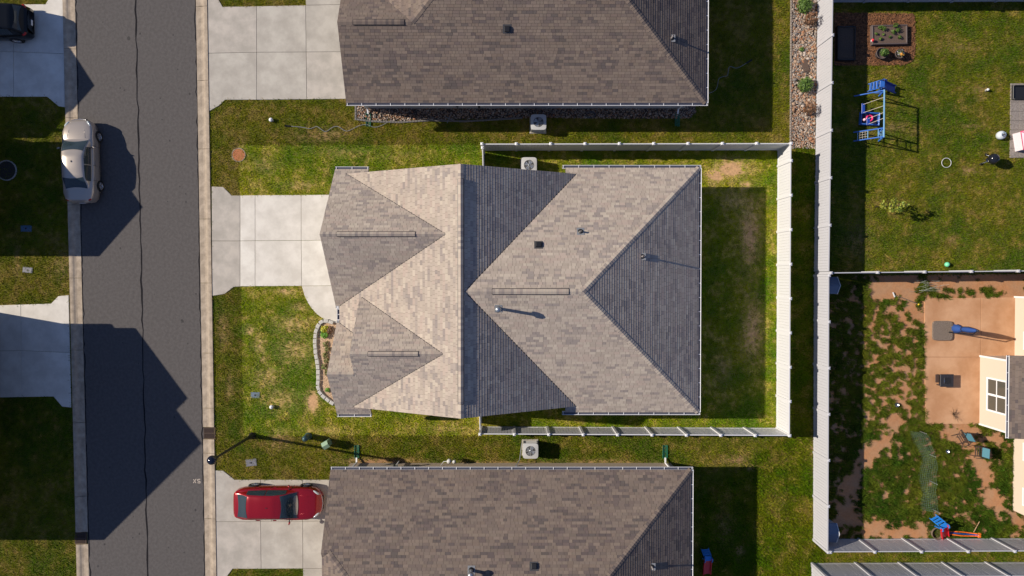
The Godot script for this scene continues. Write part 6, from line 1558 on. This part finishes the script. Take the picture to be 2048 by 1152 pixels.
# ---------------------------------------------------------------- clay yard and its house
func build_clay_yard():
	slabs("patio", "orange clay stained concrete patio behind the cream house", [["clay_concrete", [[1848, 597, 1961, 595, 1961, 714, 1848, 714], [1961, 595, 2075, 594, 2075, 714, 1961, 714], [1848, 714, 1961, 714, 1961, 848, 1850, 848]]]], "patio")
	var H := thing("house", "cream sided house corner with white window and brown shingle roof", "house")
	var xw := (1961.0 - 1024.0) * 0.02784; var z0 := (712.0 - 556.0) * 0.02784; var z1 := (848.0 - 556.0) * 0.02784; var xb := (2030.0 - 1024.0) * 0.02784; var zt := (594.0 - 556.0) * 0.02784; var zb := (1022.0 - 556.0) * 0.02784
	var bay := wall(H, Vector2(xw, z0), Vector2(xw, z1), Vector2(-1, 0), 2.55, M.siding_cream, true)
	wall(H, Vector2(xw + 0.1, z0 - 0.02), Vector2(xw + 9.0, z0 - 0.02), Vector2(0, -1), 2.55, M.siding_cream); wall(H, Vector2(xw + 0.1, z1 + 0.02), Vector2(xw + 9.0, z1 + 0.02), Vector2(0, 1), 2.55, M.siding_cream)
	for z in [z0, z1]: obj(H, "corner_trim", B.new().box(Vector3(xw - 0.02, 1.27, z), Vector3(0.08, 2.54, 0.1)), M.trim_white)
	window_unit(bay, Vector3(xw - 0.01, 1.42, (z0 + z1) * 0.5 + 0.1), Vector3(-1, 0, 0), 1.75, 1.45, 2, 2)
	var back := wall(H, Vector2(xb, zt), Vector2(xb, z0), Vector2(-1, 0), 2.6, M.siding_cream, true)
	window_unit(back, Vector3(xb - 0.01, 1.5, P(2044, 682, 1).z), Vector3(-1, 0, 0), 0.9, 1.4, 1, 2)
	var back2 := wall(H, Vector2(xb, z1 + 0.05), Vector2(xb, zb), Vector2(-1, 0), 2.6, M.siding_cream, true)
	window_unit(back2, Vector3(xb - 0.01, 1.5, P(2044, 905, 1).z), Vector3(-1, 0, 0), 0.9, 1.3, 1, 2); window_unit(back2, Vector3(xb - 0.01, 1.5, P(2044, 995, 1).z), Vector3(-1, 0, 0), 0.9, 1.3, 1, 2)
	wall(H, Vector2(xb + 0.1, zt), Vector2(xb + 8, zt), Vector2(0, -1), 2.6, M.siding_cream); wall(H, Vector2(xb + 0.1, zb), Vector2(xb + 8, zb), Vector2(0, 1), 2.6, M.siding_cream)
	obj(H, "corner_trim", B.new().box(Vector3(xb - 0.02, 1.3, zt), Vector3(0.08, 2.6, 0.1)), M.trim_white)
	var roof := part(H, "roof"); var deck := B.new(); var T := Tabs.new(); singles = 0
	var xe := (2018.0 - 1024.0) * 0.0260; var e0 := (711.0 - 556.0) * 0.0260; var e1 := (877.0 - 556.0) * 0.0260
	var A := 2.62
	shingle_face(roof, deck, T, [Vector3(xe, A, e0), Vector3(xe, A, e1), Vector3(xe + 7.0, A + 1.6, e1), Vector3(xe + 7.0, A + 1.6, e0)], TONES_DARK, true, "d")
	shingle_face(roof, deck, T, [Vector3(xb + 1.4, A, zt - 0.3), Vector3(xb + 1.4, A, e0 - 0.02), Vector3(xb + 9.0, A + 3.5, e0 - 0.02), Vector3(xb + 9.0, A + 3.5, zt - 0.3)], TONES_DARK, false)
	obj(roof, "roof_deck", deck, M.felt_dark)
	obj(roof, "shingle_field", T.mesh(), vcol_mat("shingles")).set_meta("kind", "stuff")
	gutter(H, Vector2(xe, e0), Vector2(xe, e1), Vector2(-1, 0), A)
	block(rect_poly(xw, z0, xw + 10, z1)); block(rect_poly(xb, zt, xb + 10, zb))
	# folded cantilever umbrella on a weighted base
	var c := P(1882, 661)
	var U := thing("patio_umbrella", "folded blue cantilever umbrella on a square weathered base", "umbrella", Vector3(c.x, 0.05, c.z))
	noise_mat("base_stone", Color(0.08, 0.06, 0.05), Color(0.3, 0.24, 0.19), 0.8, 0.03, 0.9, 0.5)
	var bp := PackedVector2Array()
	for k in 40:
		var d := Vector2(cos(TAU * k / 40), sin(TAU * k / 40)); bp.append(d * (0.54 / pow(pow(absf(d.x), 8.0) + pow(absf(d.y), 8.0), 0.125)))
	obj(U, "base", B.new().prism(bp, 0, 0.12), M.base_stone)
	obj(U, "mast", B.new(true).tube([Vector3(0.35, 0.1, 0.08), Vector3(0.37, 2.05, 0.06)], 0.035, 0.03, 10), mt("mast_dark", 0.015, 0.02, 0.04, 0.4))
	obj(U, "arm", B.new(true).tube([Vector3(0.37, 2.02, 0.06), Vector3(0.42, 2.3, -0.16)], 0.03, 0.03, 8), M.mast_dark)
	var can := B.new(true); var seg := 16; var rows := [[0.5, 0.2], [0.62, 0.23], [0.9, 0.19], [1.15, 0.1], [1.3, 0.12], [1.7, 0.13], [2.1, 0.09], [2.3, 0.05]]
	var cr := []
	for r in rows:
		var l := []
		for k in seg:
			var a := TAU * k / seg; var q: float = r[1] * (1.0 + 0.28 * (k % 2) - 0.14)
			l.append(Vector3(0.42 + cos(a) * q, r[0], -0.16 + sin(a) * q))
		cr.append(l)
	for i in cr.size() - 1:
		for k in seg: can.quad(cr[i][k], cr[i + 1][k], cr[i + 1][(k + 1) % seg], cr[i][(k + 1) % seg])
	obj(U, "canopy", can, M.umbrella_blue)
	obj(U, "strap", B.new(true).lathe([Vector2(0.13, 1.13), Vector2(0.13, 1.2)], 14, Transform3D(Basis.IDENTITY, Vector3(0.42, 0, -0.16))), M.mast_dark)
	obj(U, "finial", B.new(true).lathe([Vector2(0.06, 2.28), Vector2(0.065, 2.36), Vector2(0, 2.4)], 12, Transform3D(Basis.IDENTITY, Vector3(0.42, 0, -0.16))), M.mast_dark)
	# black fire table
	c = P(1893, 761, 0.42)
	var F := thing("fire_table", "square black fire table with side shelf on the clay patio", "table", Vector3(c.x, 0.05, c.z))
	var bm := mt("powder_black", 0.022, 0.022, 0.028, 0.5)
	obj(F, "top", B.new().bevel_box(Vector3(0, 0.4, 0), Vector3(0.74, 0.05, 0.7), 0.012), bm)
	obj(F, "burner_lid", B.new().bevel_box(Vector3(0, 0.435, 0), Vector3(0.36, 0.03, 0.34), 0.01), M.black_plastic)
	obj(F, "handle", B.new().box(Vector3(-0.17, 0.45, 0.02), Vector3(0.03, 0.02, 0.14)), M.chrome)
	obj(F, "skirt", B.new().box(Vector3(0, 0.28, 0), Vector3(0.62, 0.2, 0.58)), bm)
	for s in [[-1, -1], [1, -1], [1, 1], [-1, 1]]: obj(F, "leg", B.new().box(Vector3(s[0] * 0.3, 0.19, s[1] * 0.28), Vector3(0.05, 0.38, 0.05)), bm)
	obj(F, "side_shelf", B.new().bevel_box(Vector3(-0.47, 0.3, -0.1), Vector3(0.2, 0.03, 0.44), 0.01), mt("shelf_brown", 0.07, 0.04, 0.028, 0.6))
	# wire tumbleweed, chairs, bowls
	c = P(1905, 828)
	var W := thing("dry_weed", "dry brown tumbleweed lying on the clay patio", "dry weed", Vector3(c.x, 0.05, c.z), 0.4)
	var tw := B.new(true)
	for i in 34:
		var a := rng.randf() * TAU; var q := Vector3(cos(a) * rng.randf_range(0.1, 0.3), rng.randf_range(0.05, 0.3), sin(a) * rng.randf_range(0.2, 0.5))
		tw.tube([Vector3(rng.randf_range(-0.05, 0.05), 0.02, rng.randf_range(-0.1, 0.1)), q * 0.6 + Vector3(0, 0.06, 0), q], 0.007, 0.003, 4)
	obj(W, "twigs", tw, mt("twig", 0.13, 0.08, 0.045, 0.9))
	for q in [[1917, 874, 0.55, "teal folding lawn chair standing nearest the clay patio"], [1948, 900, -0.05, "teal folding lawn chair standing on the bare clay path"]]:
		c = P(q[0], q[1])
		lawn_chair(q[3], Vector3(c.x, 0, c.z), q[2])
	for q in [[1791, 809, 0.11, "small shiny bowl among the weed clumps near the patio edge"], [1892, 902, 0.1, "small shiny bowl in the weeds near the folding chairs"]]:
		c = P(q[0], q[1])
		var bo := thing("metal_bowl", q[3], "bowl", Vector3(c.x, 0.06, c.z))
		obj(bo, "bowl_shell", B.new(true).lathe([Vector2(0, 0.0), Vector2(q[2] * 0.7, 0.01), Vector2(q[2], 0.09), Vector2(q[2] * 1.1, 0.095), Vector2(q[2] * 0.95, 0.09), Vector2(q[2] * 0.65, 0.025), Vector2(0, 0.02)], 18), M.chrome)
		obj(bo, "rim", B.new(true).lathe([Vector2(q[2] * 1.1, 0.09), Vector2(q[2] * 1.14, 0.095), Vector2(q[2] * 1.1, 0.1)], 18), M.chrome)
	# garden netting on stakes
	var line := [[1838, 862], [1846, 872], [1851, 890], [1860, 918], [1859, 945], [1858, 975], [1860, 1000], [1864, 1018]]
	var N := thing("garden_netting", "green plastic garden netting sagging between stakes over the weeds", "netting")
	var nm := B.new(true); var stk := []
	var tops := []; var bots := []
	var cv := Curve3D.new()
	for q in line: cv.add_point(P(q[0], q[1]))
	var Ln := cv.get_baked_length(); var nn := int(Ln / 0.1)
	for i in nn + 1:
		var p := cv.sample_baked(Ln * i / nn)
		tops.append(p + Vector3(0, 0.62 + 0.05 * sin(i * 0.7), 0)); bots.append(p + Vector3(-0.55 - 0.1 * sin(i * 0.31), 0.08, 0.02))
	for k in 9:
		var l := []
		for i in nn + 1: l.append((tops[i] as Vector3).lerp(bots[i], k / 8.0) + Vector3(0, -0.05 * sin(PI * k / 8.0), 0))
		nm.tube(l, 0.0035, 0.0035, 4)
	for i in range(0, nn + 1): nm.tube([tops[i], (tops[i] as Vector3).lerp(bots[i], 0.5) + Vector3(0, -0.05, 0), bots[i]], 0.0035, 0.0035, 4)
	obj(N, "mesh_strands", nm, mt("net_green", 0.16, 0.26, 0.22, 0.5))
	for i in [0, int(nn * 0.33), int(nn * 0.66), nn]:
		obj(N, "stake", B.new(true).tube([Vector3(tops[i].x, 0, tops[i].z), tops[i] + Vector3(0, 0.06, 0)], 0.016, 0.016, 6), M.pvc_white)
	N = thing("garden_netting", "loose clear netting bunched by the patio weeds under the cross fence", "netting")
	nm = B.new(true)
	for i in 26:
		var a := P(1845 + rng.randf_range(-14, 10), 565 + rng.randf_range(-6, 22)); var b := a + Vector3(rng.randf_range(-0.6, 1.2), 0, rng.randf_range(-0.4, 0.3))
		nm.tube([a + Vector3(0, 0.1, 0), (a + b) * 0.5 + Vector3(0, rng.randf_range(0.15, 0.4), 0), b + Vector3(0, 0.1, 0)], 0.005, 0.005, 4)
	obj(N, "mesh_strands", nm, mt("net_clear", 0.3, 0.33, 0.3, 0.5))
	obj(N, "stake", B.new(true).tube([P(1845, 566), P(1845, 566) + Vector3(0, 0.5, 0)], 0.014, 0.014, 6), M.pvc_white)
	# slides
	c = P(1868, 1052)
	make_slide("red and blue toy slide against the weedy yard fence", Vector3(c.x + 0.1, 0, c.z - 0.2), -1.05, M.bright_blue, M.red_plastic, 0.75, 0.95)
	c = P(1412, 1115)
	make_slide("small red slide with blue ladder in the shade behind the tan house", Vector3(c.x - 0.05, 0, c.z - 0.1), -1.5, M.bright_blue, M.red_plastic, 0.55, 1.0)
	c = P(1918, 1066)
	var bt := thing("plastic_toy", "orange and blue plastic frame pieces lying by the fence", "toy", Vector3(c.x, 0.06, c.z), -0.08)
	for z in [-0.11, 0.0, 0.11]: obj(bt, "tube_piece", B.new(true).tube([Vector3(-0.85, 0.03, z * 0.6), Vector3(0.1, 0.05, z), Vector3(1.05, 0.03, z * 0.5)], 0.03, 0.03, 8), M.blue_plastic if z == 0.0 else M.orange_plastic)
	obj(bt, "end_piece", B.new().bevel_box(Vector3(1.08, 0.05, 0), Vector3(0.16, 0.07, 0.26), 0.02), M.orange_plastic)
	c = P(1882, 1063)
	var drum := thing("toy_drum", "dirty brown round tub beside the red and blue slide", "tub", Vector3(c.x - 0.3, 0, c.z + 0.05))
	obj(drum, "tub_wall", B.new(true).lathe([Vector2(0.3, 0), Vector2(0.32, 0.2), Vector2(0.29, 0.2), Vector2(0.27, 0.06), Vector2(0, 0.05)], 22), mt("tub_brown", 0.13, 0.09, 0.065, 0.9))
	obj(drum, "tub_rim", B.new(true).lathe([Vector2(0.32, 0.19), Vector2(0.335, 0.205), Vector2(0.31, 0.22), Vector2(0.29, 0.2)], 22), M.tub_brown)
	var pa := P(1945, 1063); var pb := P(1955, 1041)
	tag(obj(self, "wooden_stake", B.new(true).tube([pa + Vector3(0, 0.1, 0), pb + Vector3(0, 0.16, 0)], 0.022, 0.018, 7), M.wood_pale), "pale wooden stake lying in the weeds near the fence", "stake")
	# rake with yellow end on the clay
	pa = P(1786, 589); pb = P(1834, 608)
	var rk := thing("garden_rake", "thin rake with a pale head lying across the bare clay", "rake")
	obj(rk, "handle", B.new(true).tube([pa + Vector3(0, 0.07, 0), pb + Vector3(0, 0.1, 0)], 0.018, 0.018, 7), M.brown_metal)
	obj(rk, "head", B.new().bar(pa + Vector3(-0.05, 0.08, -0.12), pa + Vector3(0.05, 0.08, 0.14), 0.05, 0.05), M.pvc_white)
	obj(rk, "grip", B.new(true).lathe([Vector2(0, 0), Vector2(0.05, 0.03), Vector2(0.05, 0.07), Vector2(0, 0.1)], 10, Transform3D(Basis.IDENTITY, pb + Vector3(0.03, 0.06, 0.02))), mt("yellow", 0.7, 0.5, 0.02, 0.5))
	# small resin sheds tucked behind the fence
	for q in [[571.0, "small resin shed with slate roof in the fence corner by the cross fence", 1.2, 0.92], [1071.0, "small resin shed with slate roof in the far fence corner of the clay yard", 1.3, 1.05]]:
		var zc: float = (q[0] - 556.0) * 0.0269
		var sd := thing("garden_shed", q[1], "shed", Vector3(17.28, 0, zc))
		var w: float = q[3]; var h: float = q[2]
		for s in [-1, 1]:
			obj(sd, "roof_panel", B.new().slab3([Vector3(-0.32, h, 0), Vector3(0.42, h, 0), Vector3(0.36, h - 0.22, s * w * 0.5), Vector3(-0.32, h - 0.22, s * w * 0.5)], Vector3(0, -0.03, 0)), M.resin_roof)
			obj(sd, "roof_trim", B.new().bar(Vector3(0.43, h, 0), Vector3(0.37, h - 0.22, s * w * 0.5), 0.025, 0.04), M.trim_white)
			obj(sd, "side_wall", B.new().box(Vector3(0, (h - 0.26) * 0.5, s * (w * 0.5 - 0.05)), Vector3(0.6, h - 0.26, 0.04)), M.siding_grey)
			obj(sd, "door", B.new().bevel_box(Vector3(0.31, (h - 0.3) * 0.5, s * w * 0.22), Vector3(0.03, h - 0.3, w * 0.42), 0.006), M.siding_grey)
		obj(sd, "back_wall", B.new().box(Vector3(-0.28, (h - 0.24) * 0.5, 0), Vector3(0.04, h - 0.24, w - 0.1)), M.siding_grey)

func lawn_chair(label: String, at: Vector3, turn: float):
	var t := thing("lawn_chair", label, "chair", at, turn, "teal folding lawn chairs")
	for i in 4: obj(t, "seat_strap", B.new().box(Vector3(-0.18 + 0.115 * i, 0.39 - 0.01 * i, 0), Vector3(0.05, 0.012, 0.54)), M.brown_metal)
	obj(t, "backrest", B.new().slab3([Vector3(0.2, 0.38, -0.26), Vector3(0.28, 0.84, -0.26), Vector3(0.28, 0.84, 0.26), Vector3(0.2, 0.38, 0.26)], Vector3(0.015, 0, 0)), M.teal_cloth)
	for s in [-1, 1]:
		obj(t, "back_post", B.new(true).tube([Vector3(0.18, 0.34, s * 0.28), Vector3(0.29, 0.86, s * 0.28)], 0.016, 0.016, 8), M.brown_metal)
		obj(t, "leg", B.new(true).tube([Vector3(-0.26, 0.42, s * 0.28), Vector3(0.34, 0.0, s * 0.28)], 0.016, 0.016, 8), M.brown_metal)
		obj(t, "leg", B.new(true).tube([Vector3(0.22, 0.38, s * 0.28), Vector3(-0.34, 0.0, s * 0.28)], 0.016, 0.016, 8), M.brown_metal)
		obj(t, "armrest", B.new(true).tube([Vector3(0.3, 0.62, s * 0.3), Vector3(0.0, 0.64, s * 0.31), Vector3(-0.26, 0.6, s * 0.31), Vector3(-0.3, 0.5, s * 0.3), Vector3(-0.26, 0.4, s * 0.28)], 0.02, 0.02, 8), M.brown_metal)
	obj(t, "foot_bar", B.new(true).tube([Vector3(0.34, 0.02, -0.28), Vector3(0.34, 0.02, 0.28)], 0.014, 0.014, 8), M.brown_metal)
